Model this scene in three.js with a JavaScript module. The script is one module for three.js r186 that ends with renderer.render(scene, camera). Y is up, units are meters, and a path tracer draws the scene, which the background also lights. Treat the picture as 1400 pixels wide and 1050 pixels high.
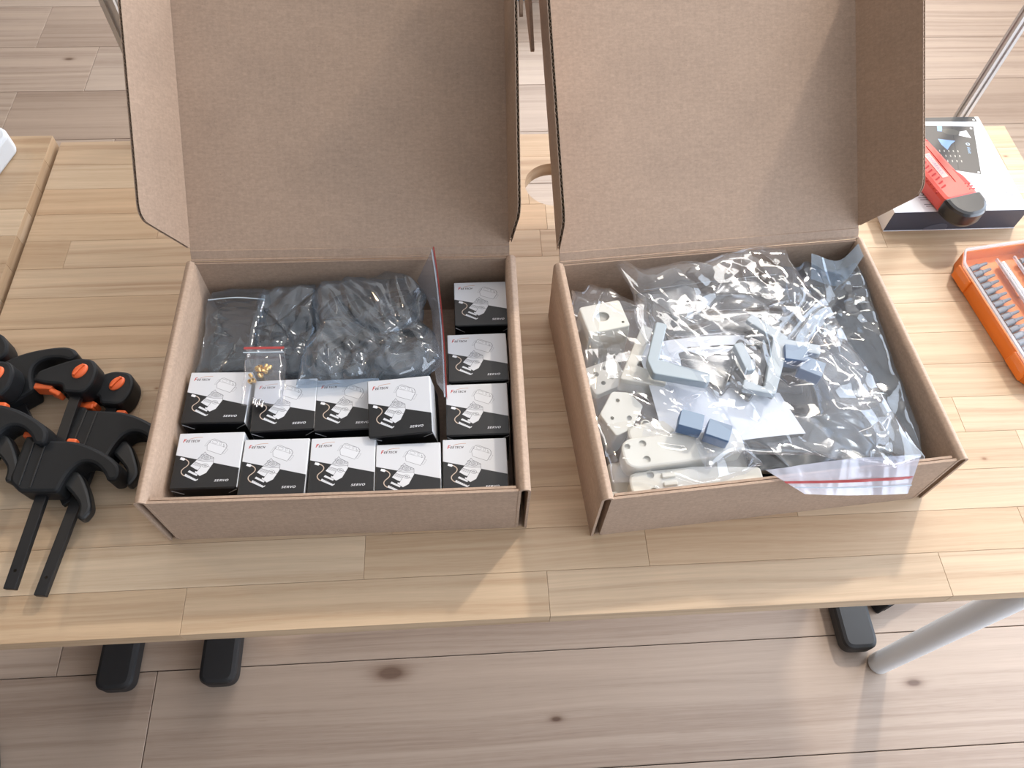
import * as THREE from 'three';
import { RoundedBoxGeometry } from 'three/addons/geometries/RoundedBoxGeometry.js';
import { mergeGeometries, toCreasedNormals } from 'three/addons/utils/BufferGeometryUtils.js';
import { RectAreaLightUniformsLib } from 'three/addons/lights/RectAreaLightUniformsLib.js';
import { Brush, Evaluator, SUBTRACTION } from 'three-bvh-csg';

// ---------------------------------------------------------------- camera, sky, lights, exposure
const TH = 0.73;                                            // desk height
const scene = new THREE.Scene();
const camera = new THREE.PerspectiveCamera(52.69, 4 / 3, 0.02, 30);
camera.position.set(0, 1.51, 0);
camera.rotation.order = 'YXZ';
camera.rotation.set(-1.0237317, -0.1022934, 0.0528565);
scene.background = new THREE.Color(0.62, 0.8, 1.0);         // bright hazy sky outside the windows
scene.backgroundIntensity = 1.6;
const renderer = new THREE.WebGLRenderer({ antialias: true });
renderer.toneMapping = THREE.LinearToneMapping;
renderer.toneMappingExposure = 0.75;
renderer.shadowMap.enabled = true;
RectAreaLightUniformsLib.init();
const LAMP_RIGHT = { at: [1.55, 2.78, -1.98], to: [0.5, 0.73, -0.5], power: 20, color: 0xfff3e4, cone: 0.41, soft: 1 };
const LAMP_LEFT = { at: [-2.55, 2.78, -1.8], to: [-0.1, 0.73, -0.4], power: 4, color: 0xffdfb8, cone: 0.62, soft: 0.5 };
const PANELS = [                                            // ceiling light panels: x, z, width, depth, radiance, colour
  [1.3, -2.25, 1.2, 0.45, 11, 0xfff8ee],
  [-1.9, -2.3, 1.2, 0.45, 0.6, 0xfff0dc],
];
const DAYLIGHT = [                                          // daylight coming in through the windows: centre, width, height, turn about y, radiance, colour
  [[1.97, 1.4, 0.1], 3.2, 2.2, Math.PI / 2, 6.2, 0xe6f0ff],
  [[0.6, 1.5, -3.56], 2.6, 2.0, Math.PI, 8, 0xf8f5f6],
];
const CEILING = 2.9;

// ---------------------------------------------------------------- helpers
let seed = 7;
const rnd = () => { seed = (seed * 1664525 + 1013904223) >>> 0; return seed / 4294967296; };
const reseed = (s) => { seed = s >>> 0; for (let i = 0; i < 4; i++) rnd(); };
const used = new Map();
const numbered = (n) => { const k = used.get(n) || 0; used.set(n, k + 1); return k ? `${n}_${String(k).padStart(3, '0')}` : n; };
function tag(o, label, category, group, kind) {
  if (label) o.userData.label = label;
  if (category) o.userData.category = category;
  if (group) o.userData.group = group;
  if (kind) o.userData.kind = kind;
  return o;
}
function thing(name, label, category, pos = [0, 0, 0], turn = 0, group) {
  const g = new THREE.Group(); g.name = numbered(name); g.position.set(...pos); g.rotation.y = turn; scene.add(g);
  return tag(g, label, category, group);
}
function mesh(name, geo, m, parent = scene) {
  const o = new THREE.Mesh(geo, m); o.name = parent === scene ? numbered(name) : name; parent.add(o); return o;
}
function copyOf(root, pos, turn, label) {
  const c = root.clone(); c.name = numbered(root.name.replace(/_\d+$/, '')); scene.add(c);
  c.userData = { ...root.userData }; if (label) c.userData.label = label;
  if (pos) c.position.set(...pos); if (turn !== undefined) c.rotation.y = turn;
  return c;
}
const D2R = Math.PI / 180;
const hash = (x, y, s) => { let h = (x * 374761393 + y * 668265263 + s * 2147483647) | 0; h = Math.imul(h ^ (h >>> 13), 1274126177); h ^= h >>> 16; return (h >>> 0) / 4294967296; };
const sm = (t) => t * t * (3 - 2 * t);
function vnoise(x, y, s, px = 0, py = 0) {                  // value noise, optional period
  const xi = Math.floor(x), yi = Math.floor(y), fx = sm(x - xi), fy = sm(y - yi);
  const w = (a, p) => (p ? ((a % p) + p) % p : a);
  const a = hash(w(xi, px), w(yi, py), s), b = hash(w(xi + 1, px), w(yi, py), s), c = hash(w(xi, px), w(yi + 1, py), s), d = hash(w(xi + 1, px), w(yi + 1, py), s);
  return (a + (b - a) * fx) * (1 - fy) + (c + (d - c) * fx) * fy;
}
function dataTex(w, h, fn, srgb = true) {
  const d = new Uint8Array(w * h * 4);
  for (let j = 0; j < h; j++) for (let i = 0; i < w; i++) {
    const c = fn(i / w, j / h), k = (j * w + i) * 4;
    d[k] = Math.max(0, Math.min(255, c[0] * 255)); d[k + 1] = Math.max(0, Math.min(255, c[1] * 255)); d[k + 2] = Math.max(0, Math.min(255, c[2] * 255)); d[k + 3] = 255;
  }
  const t = new THREE.DataTexture(d, w, h); t.wrapS = t.wrapT = THREE.RepeatWrapping; t.magFilter = THREE.LinearFilter; t.minFilter = THREE.LinearMipmapLinearFilter; t.generateMipmaps = true;
  if (srgb) t.colorSpace = THREE.SRGBColorSpace; t.needsUpdate = true; return t;
}
function canvasTex(w, h, draw) {
  const c = document.createElement('canvas'); c.width = w; c.height = h; const g = c.getContext('2d'); draw(g, w, h);
  const t = new THREE.CanvasTexture(c); t.colorSpace = THREE.SRGBColorSpace; t.anisotropy = 4; return t;
}
// uv in metres from the dominant normal; along: which axis the grain runs (x or z or y)
function metricUV(geo, ou = 0, ov = 0, swap = false) {
  const g = geo.index ? geo.toNonIndexed() : geo; const p = g.attributes.position, uv = new Float32Array(p.count * 2);
  const a = new THREE.Vector3(), b = new THREE.Vector3(), c = new THREE.Vector3();
  for (let i = 0; i < p.count; i += 3) {
    a.fromBufferAttribute(p, i); b.fromBufferAttribute(p, i + 1); c.fromBufferAttribute(p, i + 2);
    const n = b.clone().sub(a).cross(c.clone().sub(a)); const nx = Math.abs(n.x), ny = Math.abs(n.y), nz = Math.abs(n.z);
    [a, b, c].forEach((q, k) => {
      let u, v; if (ny >= nx && ny >= nz) { u = q.x; v = q.z; } else if (nz >= nx) { u = q.x; v = q.y; } else { u = q.z; v = q.y; }
      if (swap) [u, v] = [v, u];
      uv[(i + k) * 2] = u + ou; uv[(i + k) * 2 + 1] = v + ov;
    });
  }
  g.setAttribute('uv', new THREE.BufferAttribute(uv, 2)); return g;
}
const place = (g, x = 0, y = 0, z = 0, rx = 0, ry = 0, rz = 0) => { const m = new THREE.Matrix4().compose(new THREE.Vector3(x, y, z), new THREE.Quaternion().setFromEuler(new THREE.Euler(rx, ry, rz, 'YXZ')), new THREE.Vector3(1, 1, 1)); return g.applyMatrix4(m); };
const box = (w, h, d, x = 0, y = 0, z = 0) => new THREE.BoxGeometry(w, h, d).translate(x, y, z);
const rbox = (w, h, d, r, x = 0, y = 0, z = 0, s = 2) => new RoundedBoxGeometry(w, h, d, s, r).translate(x, y, z);
const cyl = (r, h, x = 0, y = 0, z = 0, n = 24, r2 = r) => new THREE.CylinderGeometry(r2, r, h, n).translate(x, y, z);
function merge(list) {
  return mergeGeometries(list.map((g) => { const q = g.index ? g.toNonIndexed() : g.clone(); for (const k of Object.keys(q.attributes)) if (!['position', 'normal', 'uv'].includes(k)) q.deleteAttribute(k); q.clearGroups(); if (!q.attributes.uv) q.setAttribute('uv', new THREE.BufferAttribute(new Float32Array(q.attributes.position.count * 2), 2)); return q; }));
}
// closed outline with rounded corners; points [x, y] or [x, y, r]
function outline(pts, r, Cls = THREE.Shape) {
  const s = new Cls(), n = pts.length;
  for (let i = 0; i < n; i++) {
    const p = pts[(i + n - 1) % n], q = pts[i], t = pts[(i + 1) % n], rr = q[2] ?? r;
    const d1 = Math.hypot(p[0] - q[0], p[1] - q[1]), d2 = Math.hypot(t[0] - q[0], t[1] - q[1]), k1 = Math.min(rr, d1 * 0.49) / d1, k2 = Math.min(rr, d2 * 0.49) / d2;
    const a = [q[0] + (p[0] - q[0]) * k1, q[1] + (p[1] - q[1]) * k1], b = [q[0] + (t[0] - q[0]) * k2, q[1] + (t[1] - q[1]) * k2];
    if (i === 0) s.moveTo(a[0], a[1]); else s.lineTo(a[0], a[1]);
    s.quadraticCurveTo(q[0], q[1], b[0], b[1]);
  }
  s.closePath(); return s;
}
// a flat plate lying in the xz plane from y0 up; pts are [x, z]
function flat(pts, y0, h, { r = 0.002, bevel = 0.0008, holes = [], seg = 5 } = {}) {
  const s = outline(pts.map((p) => [p[0], -p[1], p[2]]), r);
  for (const q of holes) { const hp = new THREE.Path(); hp.absarc(q[0], -q[1], q[2], 0, Math.PI * 2, true); s.holes.push(hp); }
  const g = new THREE.ExtrudeGeometry(s, { depth: h - 2 * bevel, bevelEnabled: bevel > 0, bevelThickness: bevel, bevelSize: bevel, bevelOffset: -bevel, bevelSegments: 2, curveSegments: seg });
  return g.rotateX(-Math.PI / 2).translate(0, y0 + bevel, 0);
}
function stroke(path, w) {                                   // outline of a thick polyline [x, z]
  const L = [], R = []; const n = path.length;
  for (let i = 0; i < n; i++) {
    const a = path[Math.max(0, i - 1)], b = path[Math.min(n - 1, i + 1)], q = path[i];
    let dx = b[0] - a[0], dz = b[1] - a[1]; const l = Math.hypot(dx, dz); dx /= l; dz /= l;
    let k = 1; if (i > 0 && i < n - 1) { const e = [q[0] - a[0], q[1] - a[1]], el = Math.hypot(...e); k = 1 / Math.max(0.5, (e[0] * dx + e[1] * dz) / el); }
    L.push([q[0] - dz * w / 2 * k, q[1] + dx * w / 2 * k]); R.push([q[0] + dz * w / 2 * k, q[1] - dx * w / 2 * k]);
  }
  return [...L, ...R.reverse()];
}
const tube = (pts, r, n = 40, closed = false, radial = 8) => new THREE.TubeGeometry(new THREE.CatmullRomCurve3(pts.map((p) => new THREE.Vector3(...p)), closed), n, r, radial, closed);
const M = (o) => new THREE.MeshStandardMaterial(o);
const P = (o) => new THREE.MeshPhysicalMaterial(o);

// ---------------------------------------------------------------- materials
function woodTex(s, knots, base, dark, streak) {             // covers 0.8 m x 0.2 m, grain along u
  return dataTex(1024, 512, (u, v) => {
    const warp = (vnoise(u * 4, v * 6, s, 4, 6) - 0.5) * 0.05 + (vnoise(u * 9, v * 12, s + 1, 9, 12) - 0.5) * 0.012;
    const y = v + warp;
    const ring = vnoise(u * 2, y * 26, s + 2, 2, 0) * 0.5 + vnoise(u * 5, y * 70, s + 3, 5, 0) * 0.3 + vnoise(u * 14, y * 190, s + 4, 14, 0) * 0.2;
    const fine = vnoise(u * 60, v * 420, s + 5, 60, 420);
    const pore = vnoise(u * 40, v * 260, s + 6, 40, 260);
    let t = streak * (ring - 0.5) * 1.5 + 0.1 * (fine - 0.5) + (pore > 0.86 ? 0.1 * (pore - 0.86) / 0.14 : 0);
    const big = (vnoise(u * 2, v * 2, s + 7, 2, 2) - 0.5) * 0.16; t += big;
    for (const [ku, kv, kr] of knots) {
      let du = Math.abs(u - ku); du = Math.min(du, 1 - du); let dv = Math.abs(v - kv); dv = Math.min(dv, 1 - dv);
      const d = Math.hypot(du * 0.8 * 0.62, dv * 0.2) / kr; if (d < 3) t += (d < 0.5 ? 0.75 : 0.75 * Math.exp(-(d - 0.5) * 2.2));
    }
    t = Math.max(-0.5, Math.min(1, t));
    return [0, 1, 2].map((i) => base[i] + (dark[i] - base[i]) * Math.max(0, t) + Math.max(0, -t) * 0.25);
  });
}
const staveTex = [woodTex(11, [], [0.92, 0.91, 0.90], [0.64, 0.52, 0.41], 0.42), woodTex(47, [[0.3, 0.4, 0.002], [0.77, 0.7, 0.0016]], [0.90, 0.89, 0.88], [0.62, 0.49, 0.39], 0.55)];
for (const t of staveTex) t.repeat.set(1 / 0.8, 1 / 0.2);
const staveMat = [[0.62, 0.455, 0.295], [0.66, 0.495, 0.33], [0.585, 0.42, 0.265], [0.64, 0.475, 0.315], [0.69, 0.535, 0.37], [0.605, 0.44, 0.28], [0.63, 0.45, 0.285]].map((c, i) => P({ color: new THREE.Color().setRGB(...c), map: staveTex[i % 2], roughness: 0.5, clearcoat: 0.12, clearcoatRoughness: 0.4 }));
const oakTex = [woodTex(101, [[0.2, 0.45, 0.012], [0.62, 0.3, 0.008], [0.85, 0.7, 0.006], [0.4, 0.8, 0.004]], [0.88, 0.87, 0.86], [0.42, 0.33, 0.28], 0.3), woodTex(151, [[0.55, 0.6, 0.009], [0.1, 0.25, 0.005]], [0.88, 0.87, 0.86], [0.42, 0.33, 0.27], 0.38)];
for (const t of oakTex) t.repeat.set(1 / 1.5, 1 / 0.27);
const oakMat = [[0.50, 0.385, 0.30], [0.54, 0.42, 0.33], [0.475, 0.36, 0.275], [0.52, 0.405, 0.315], [0.56, 0.445, 0.355]].map((c, i) => P({ color: new THREE.Color().setRGB(...c), map: oakTex[i % 2], roughness: 0.5, clearcoat: 0.1, clearcoatRoughness: 0.5 }));
const kraftTex = dataTex(512, 512, (u, v) => {
  const n = vnoise(u * 128, v * 128, 3, 128, 128) * 0.5 + vnoise(u * 256, v * 256, 4, 256, 256) * 0.5, f = vnoise(u * 40, v * 160, 5, 40, 160), b = vnoise(u * 4, v * 4, 6, 4, 4);
  const fl = Math.sin(u * Math.PI * 2 * 30) * 0.006; const sp = vnoise(u * 200, v * 200, 8, 200, 200) > 0.965 ? -0.12 : 0;
  const k = 0.93 + (n - 0.5) * 0.10 + (f - 0.5) * 0.06 + (b - 0.5) * 0.05 + fl + sp; return [k, k * 0.995, k * 0.99];
});
kraftTex.repeat.set(5, 5);
const kraft = M({ color: new THREE.Color().setRGB(0.485, 0.345, 0.25), map: kraftTex, roughness: 0.72 });
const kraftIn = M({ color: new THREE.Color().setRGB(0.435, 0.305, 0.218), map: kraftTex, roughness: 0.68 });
const flute = M({ color: new THREE.Color().setRGB(0.30, 0.20, 0.13), roughness: 0.9 });
const blackPlastic = P({ color: new THREE.Color().setRGB(0.010, 0.011, 0.0125), roughness: 0.55, specularIntensity: 0.6 });
const blackSatin = M({ color: new THREE.Color().setRGB(0.01, 0.011, 0.012), roughness: 0.38, metalness: 0 });
const orange = M({ color: new THREE.Color().setRGB(0.78, 0.13, 0.03), roughness: 0.5 });
const steel = M({ color: new THREE.Color().setRGB(0.55, 0.55, 0.56), roughness: 0.25, metalness: 1 });
const brass = M({ color: new THREE.Color().setRGB(0.85, 0.56, 0.22), roughness: 0.3, metalness: 1 });
const whiteWall = M({ color: new THREE.Color().setRGB(0.78, 0.77, 0.75), roughness: 0.9 });
const pla = P({ color: new THREE.Color().setRGB(0.68, 0.655, 0.57), roughness: 0.42, clearcoat: 0.15, clearcoatRoughness: 0.4 });
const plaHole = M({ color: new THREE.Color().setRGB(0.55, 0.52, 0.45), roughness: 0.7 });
const greyPrint = P({ color: new THREE.Color().setRGB(0.34, 0.40, 0.44), roughness: 0.4, clearcoat: 0.2 });
const bluePad = M({ color: new THREE.Color().setRGB(0.12, 0.20, 0.35), roughness: 0.6 });
const powder = M({ color: new THREE.Color().setRGB(0.014, 0.014, 0.015), roughness: 0.5 });
const film = (rough, ior, clear, tint = [0.97, 0.98, 1]) => P({ color: new THREE.Color().setRGB(...tint), transmission: clear, thickness: 0, roughness: rough, ior, side: THREE.DoubleSide });
const filmClear = film(0.055, 1.8, 0.985);
const filmHazy = film(0.07, 1.75, 0.94, [0.72, 0.78, 0.84]);
const filmDark = film(0.06, 1.7, 0.96, [0.7, 0.76, 0.82]);
const zipRed = P({ color: new THREE.Color().setRGB(0.60, 0.09, 0.085), roughness: 0.35, transmission: 0.4, thickness: 0 });
const zipPale = P({ color: new THREE.Color().setRGB(0.7, 0.78, 0.85), roughness: 0.3, transmission: 0.35, thickness: 0 });

// ---------------------------------------------------------------- room
const RX = 3.2, XR = 2.0, ZB = -3.6, ZF = 2.6, WT = 0.15;
{
  const fl = new THREE.Group(); fl.name = 'floor'; tag(fl, 'pale oak plank floor under the desks', null, null, 'structure'); scene.add(fl);
  mesh('subfloor', box(2 * RX + 0.3, 0.1, ZF - ZB + 0.3, 0, -0.072, (ZB + ZF) / 2), M({ color: 0x2b211a, roughness: 1 }), fl);
  reseed(21);
  const starts = { '-2': -0.775, '-1': -0.593, '-11': -1.275, '-10': -1.088 };   // joints that show, per plank row
  for (let k = -17; k <= 13; k++) {
    const z0 = -0.12 + k * 0.204, z1 = z0 + 0.204; if (z1 < ZB || z0 > ZF) continue;
    const key = String(k), L = 1.9; let x = starts[key] !== undefined ? starts[key] : -RX + rnd() * 1.6; while (x > -RX) x -= L;
    for (; x < XR; x += L) {
      const a = Math.max(x, -RX) + 0.0006, b = Math.min(x + L, XR) - 0.0006; if (b - a < 0.05) continue;
      const g = metricUV(rbox(b - a, 0.02, 0.2026, 0.0012, (a + b) / 2, -0.01, (z0 + z1) / 2, 1), rnd() * 3, rnd() * 2);
      mesh('plank', g, oakMat[Math.floor(rnd() * oakMat.length)], fl);
    }
  }
  const st = (n, g, m = whiteWall, lab) => tag(mesh(n, g, m), lab, null, null, 'structure');
  st('ceiling', box(2 * RX + 0.3, WT, ZF - ZB + 0.3, 0, CEILING + WT / 2, (ZB + ZF) / 2), whiteWall, 'white ceiling');
  // walls with window openings, each a plate with a hole cut through it
  const wallPlate = (w, holes) => {
    const s = new THREE.Shape(); s.moveTo(-w / 2, 0); s.lineTo(w / 2, 0); s.lineTo(w / 2, CEILING); s.lineTo(-w / 2, CEILING); s.closePath();
    for (const [x0, y0, x1, y1] of holes) { const h = new THREE.Path(); h.moveTo(x0, y0); h.lineTo(x0, y1); h.lineTo(x1, y1); h.lineTo(x1, y0); h.closePath(); s.holes.push(h); }
    return new THREE.ExtrudeGeometry(s, { depth: WT, bevelEnabled: false });
  };
  const wB = [[-0.7, 0.5, 1.9, 2.5]], wF = [[0.1, 0.9, 1.7, 2.4]];
  st('wall_back', wallPlate(2 * RX + 0.3, wB).translate(0, 0, ZB - WT), whiteWall, 'white wall behind the desks');
  st('wall_front', wallPlate(2 * RX + 0.3, wF).translate(0, 0, ZF), M({ color: new THREE.Color().setRGB(0.3, 0.29, 0.28), roughness: 0.9 }), 'grey wall on the viewer side');
  st('wall_left', box(WT, CEILING, ZF - ZB, -RX - WT / 2, CEILING / 2, (ZB + ZF) / 2), M({ color: new THREE.Color().setRGB(0.07, 0.065, 0.06), roughness: 0.9 }), 'dark grey wall on the left');
  const wR = wallPlate(ZF - ZB, [[-1.0, 0.3, 2.2, 2.5]]).rotateY(-Math.PI / 2).translate(XR + WT, 0, (ZB + ZF) / 2);
  for (const [c, w, h, turn, power, col] of DAYLIGHT) { const l = new THREE.RectAreaLight(col, power, w, h); l.position.set(...c); l.rotation.y = turn; scene.add(l); }
  st('wall_right', wR, whiteWall, 'white wall on the right');
  const glass = P({ color: 0xffffff, transmission: 1, thickness: 0, roughness: 0.0, ior: 1.5 }), frameM = M({ color: 0x8a8d90, roughness: 0.5 });
  const windowAt = (n, x0, y0, x1, y1, pos, turn) => {
    const g = new THREE.Group(); g.name = n; g.position.set(...pos); g.rotation.y = turn; scene.add(g); tag(g, 'large window with a grey frame', null, null, 'structure');
    const w = x1 - x0, h = y1 - y0, cx = (x0 + x1) / 2, cy = (y0 + y1) / 2;
    mesh('window_frame', merge([box(w, 0.05, 0.06, cx, y0 + 0.025, 0), box(w, 0.05, 0.06, cx, y1 - 0.025, 0), box(0.05, h, 0.06, x0 + 0.025, cy, 0), box(0.05, h, 0.06, x1 - 0.025, cy, 0), box(0.05, h, 0.06, cx, cy, 0)]), frameM, g);
    mesh('pane', box(w / 2 - 0.07, h - 0.1, 0.006, cx - w / 4, cy, 0), glass, g); mesh('pane', box(w / 2 - 0.07, h - 0.1, 0.006, cx + w / 4, cy, 0), glass, g);
  };
  windowAt('window_1', -0.7, 0.5, 1.9, 2.5, [0, 0, ZB - 0.07], 0);
  windowAt('window_2', 0.1, 0.9, 1.7, 2.4, [0, 0, ZF + 0.07], 0);
  windowAt('window_3', -1.0, 0.3, 2.2, 2.5, [XR + 0.07, 0, (ZB + ZF) / 2], -Math.PI / 2);
  // ceiling panels
  for (const [x, z, w, d, power, col] of PANELS) {
    const t = thing('ceiling_panel', `rectangular light panel in the ceiling ${x > 0 ? 'on the right' : 'on the left'}, ${z < 0 ? 'beyond the desks' : 'on the viewer side'}`, 'ceiling light', [x, CEILING, z]);
    mesh('panel_frame', merge([box(w + 0.04, 0.02, 0.02, 0, -0.01, d / 2 + 0.01), box(w + 0.04, 0.02, 0.02, 0, -0.01, -d / 2 - 0.01), box(0.02, 0.02, d, w / 2 + 0.01, -0.01, 0), box(0.02, 0.02, d, -w / 2 - 0.01, -0.01, 0)]), frameM, t);
    mesh('diffuser', box(w, 0.008, d, 0, -0.006, 0), M({ color: 0xffffff, emissive: col, emissiveIntensity: 1.0, roughness: 0.6 }), t);
    const l = new THREE.RectAreaLight(col, power, w, d); l.position.set(0, -0.014, 0); l.rotation.x = -Math.PI / 2; t.add(l);
  }
  for (const [q, nm] of [[LAMP_RIGHT, 'right'], [LAMP_LEFT, 'left']]) {
    const t = thing('ceiling_spotlight', `white ceiling spotlight on the ${nm}, aimed at the desks`, 'spotlight', q.at);
    const dir = new THREE.Vector3(...q.to).sub(new THREE.Vector3(...q.at)).normalize(); const qt = new THREE.Quaternion().setFromUnitVectors(new THREE.Vector3(0, -1, 0), dir);
    const head = mesh('lamp_head', new THREE.LatheGeometry([[0.02, 0.1], [0.05, 0.1], [0.055, 0.09], [0.055, -0.02], [0.05, -0.02], [0.05, 0.01], [0.0, 0.01]].map((p) => new THREE.Vector2(...p)), 32), M({ color: 0xe8e8e8, roughness: 0.5, side: THREE.DoubleSide }), t); head.quaternion.copy(qt);
    const lens = mesh('lamp_lens', new THREE.CylinderGeometry(0.045, 0.045, 0.006, 32), M({ color: 0xffffff, emissive: q.color, emissiveIntensity: 3 }), t); lens.quaternion.copy(qt); lens.position.copy(dir).multiplyScalar(-0.004);
    mesh('lamp_stem', box(0.02, CEILING - q.at[1] - 0.05, 0.02, 0, (CEILING - q.at[1] + 0.05) / 2, 0), M({ color: 0xdddddd }), t);
    const s = new THREE.SpotLight(q.color, q.power, 0, q.cone, q.soft, 2); s.position.copy(dir).multiplyScalar(0.02); s.target.position.copy(dir).multiplyScalar(2); s.shadow.radius = 4; s.shadow.mapSize.set(2048, 2048); s.shadow.bias = -0.0005; t.add(s); t.add(s.target);
  }
}

// ---------------------------------------------------------------- desks
const csg = new Evaluator(); csg.useGroups = false;
function desk(name, label, xc, top, W, holeX, s, insets) {
  const D = 0.70, T = 0.022, zf = -0.2, zb = zf - D;
  const t = thing(name, label, 'desk', [xc, 0, (zf + zb) / 2]);
  const topPart = new THREE.Group(); topPart.name = 'tabletop'; t.add(topPart);
  reseed(s);
  const rows = 15, rw = D / rows; let prev = 0;
  const cutter = holeX === null ? null : new Brush(cyl(0.041, 0.2, holeX, top, -0.797 - (zf + zb) / 2, 48)); if (cutter) cutter.updateMatrixWorld();
  for (let r = 0; r < rows; r++) {
    const z = -D / 2 + (r + 0.5) * rw; let x = -W / 2 - rnd() * 0.3;
    while (x < W / 2) {
      const L = 0.22 + rnd() * 0.4, a = Math.max(x, -W / 2), b = Math.min(x + L, W / 2); x += L; if (b - a < 0.004) continue;
      let g = rbox(b - a - 0.0002, T, rw - 0.0002, 0.0004, (a + b) / 2, top - T / 2, z, 1);
      if (cutter && Math.abs(z - (-0.797 - (zf + zb) / 2)) < 0.041 + rw / 2 && a < holeX + 0.042 && b > holeX - 0.042) { const br = new Brush(g); br.updateMatrixWorld(); g = csg.evaluate(br, cutter, SUBTRACTION).geometry; }
      let m = Math.floor(rnd() * staveMat.length); if (m === prev) m = (m + 3) % staveMat.length; prev = m;
      mesh('stave', metricUV(g, rnd() * 4, rnd() * 2), staveMat[m], topPart);
    }
  }
  for (const sx of [-1, 1]) {
    const fx = sx * (W / 2 - insets[sx < 0 ? 0 : 1]);
    const foot = flat([[fx - 0.033, -0.32, 0.01], [fx + 0.033, -0.32, 0.01], [fx + 0.033, 0.262, 0.022], [fx - 0.033, 0.262, 0.022]], 0.006, 0.038, { r: 0.02, bevel: 0.008, seg: 10 });
    mesh('foot', foot, powder, t);
    for (const fz of [-0.29, 0.23]) mesh('foot_pad', cyl(0.012, 0.007, fx, 0.0035, fz), blackSatin, t);
    mesh('column', merge([rbox(0.07, 0.4, 0.05, 0.004, fx, 0.24, -0.03), rbox(0.06, 0.3, 0.04, 0.004, fx, top - T - 0.17, -0.03)]), powder, t);
    mesh('bracket', rbox(0.05, 0.02, 0.56, 0.003, fx, top - T - 0.01, -0.03), powder, t);
  }
  mesh('crossbar', rbox(W - 0.24, 0.03, 0.05, 0.003, 0, top - T - 0.03, -0.03), powder, t);
  return t;
}
desk('desk', 'laminated light wood desk holding both open cardboard boxes', 0.126, TH, 1.39, 0.0, 5, [0.098, 0.11]);
desk('desk', 'neighbouring laminated wood desk at the left edge, slightly higher', -1.27, TH + 0.012, 1.39, null, 91, [0.098, 0.077]);

// white leg and black case under the desk
mesh('support_leg', new THREE.LatheGeometry([[0, 0], [0.016, 0], [0.0195, 0.004], [0.0195, 0.01], [0.0195, 0.68], [0.026, 0.682], [0.026, 0.708], [0, 0.708]].map((p) => new THREE.Vector2(...p)), 40), P({ color: new THREE.Color().setRGB(0.84, 0.89, 0.93), roughness: 0.4, clearcoat: 0.3 })).position.set(0.75, 0, -0.268);
tag(scene.children[scene.children.length - 1], 'round white leg standing under the right front of the desk', 'table leg');
{
  const t = thing('equipment_case', 'flat black case on the floor under the desk by the white leg', 'case', [0.812, 0, -0.413], 24 * D2R);
  mesh('case_body', rbox(0.2, 0.055, 0.07, 0.004, 0.045, 0.0275, 0), blackPlastic, t);
  mesh('case_rib', merge([box(0.012, 0.057, 0.072, -0.03, 0.0285, 0), box(0.012, 0.057, 0.072, 0.1, 0.0285, 0)]), blackSatin, t);
}
// poles behind the desk
{
  const prof = new THREE.Shape(); const a = 0.01, b = 0.003, c = 0.0055;
  [[-a, -a], [-b, -a], [-b, -a + 0.002], [-c, -a + 0.002], [-b, -c], [b, -c], [c, -a + 0.002], [b, -a + 0.002], [b, -a], [a, -a], [a, -b], [a - 0.002, -b], [a - 0.002, -c], [c, -b], [c, b], [a - 0.002, c], [a - 0.002, b], [a, b], [a, a], [b, a], [b, a - 0.002], [c, a - 0.002], [b, c], [-b, c], [-c, a - 0.002], [-b, a - 0.002], [-b, a], [-a, a], [-a, b], [-a + 0.002, b], [-a + 0.002, c], [-c, b], [-c, -b], [-a + 0.002, -c], [-a + 0.002, -b], [-a, -b]].forEach((p, i) => (i ? prof.lineTo(...p) : prof.moveTo(...p)));
  const pole = new THREE.ExtrudeGeometry(prof, { depth: 1.45, bevelEnabled: false }).rotateX(-Math.PI / 2);
  const alu = M({ color: new THREE.Color().setRGB(0.62, 0.6, 0.58), roughness: 0.5, metalness: 0.6 });
  for (const [x, lab] of [[0.757, 'slotted aluminium pole rising behind the desk at the right'], [-0.425, 'slotted aluminium pole rising behind the left box lid']]) {
    const t = thing('aluminium_pole', lab, 'pole', [x, 0, -0.918]);
    const k = x > 0 ? 0.65 : 0.85; mesh('profile', pole, alu, t).scale.set(k, 1, k);
    mesh('base_plate', rbox(0.06, 0.006, 0.03, 0.002, 0, 0.003, -0.002), alu, t);
  }
}
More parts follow.
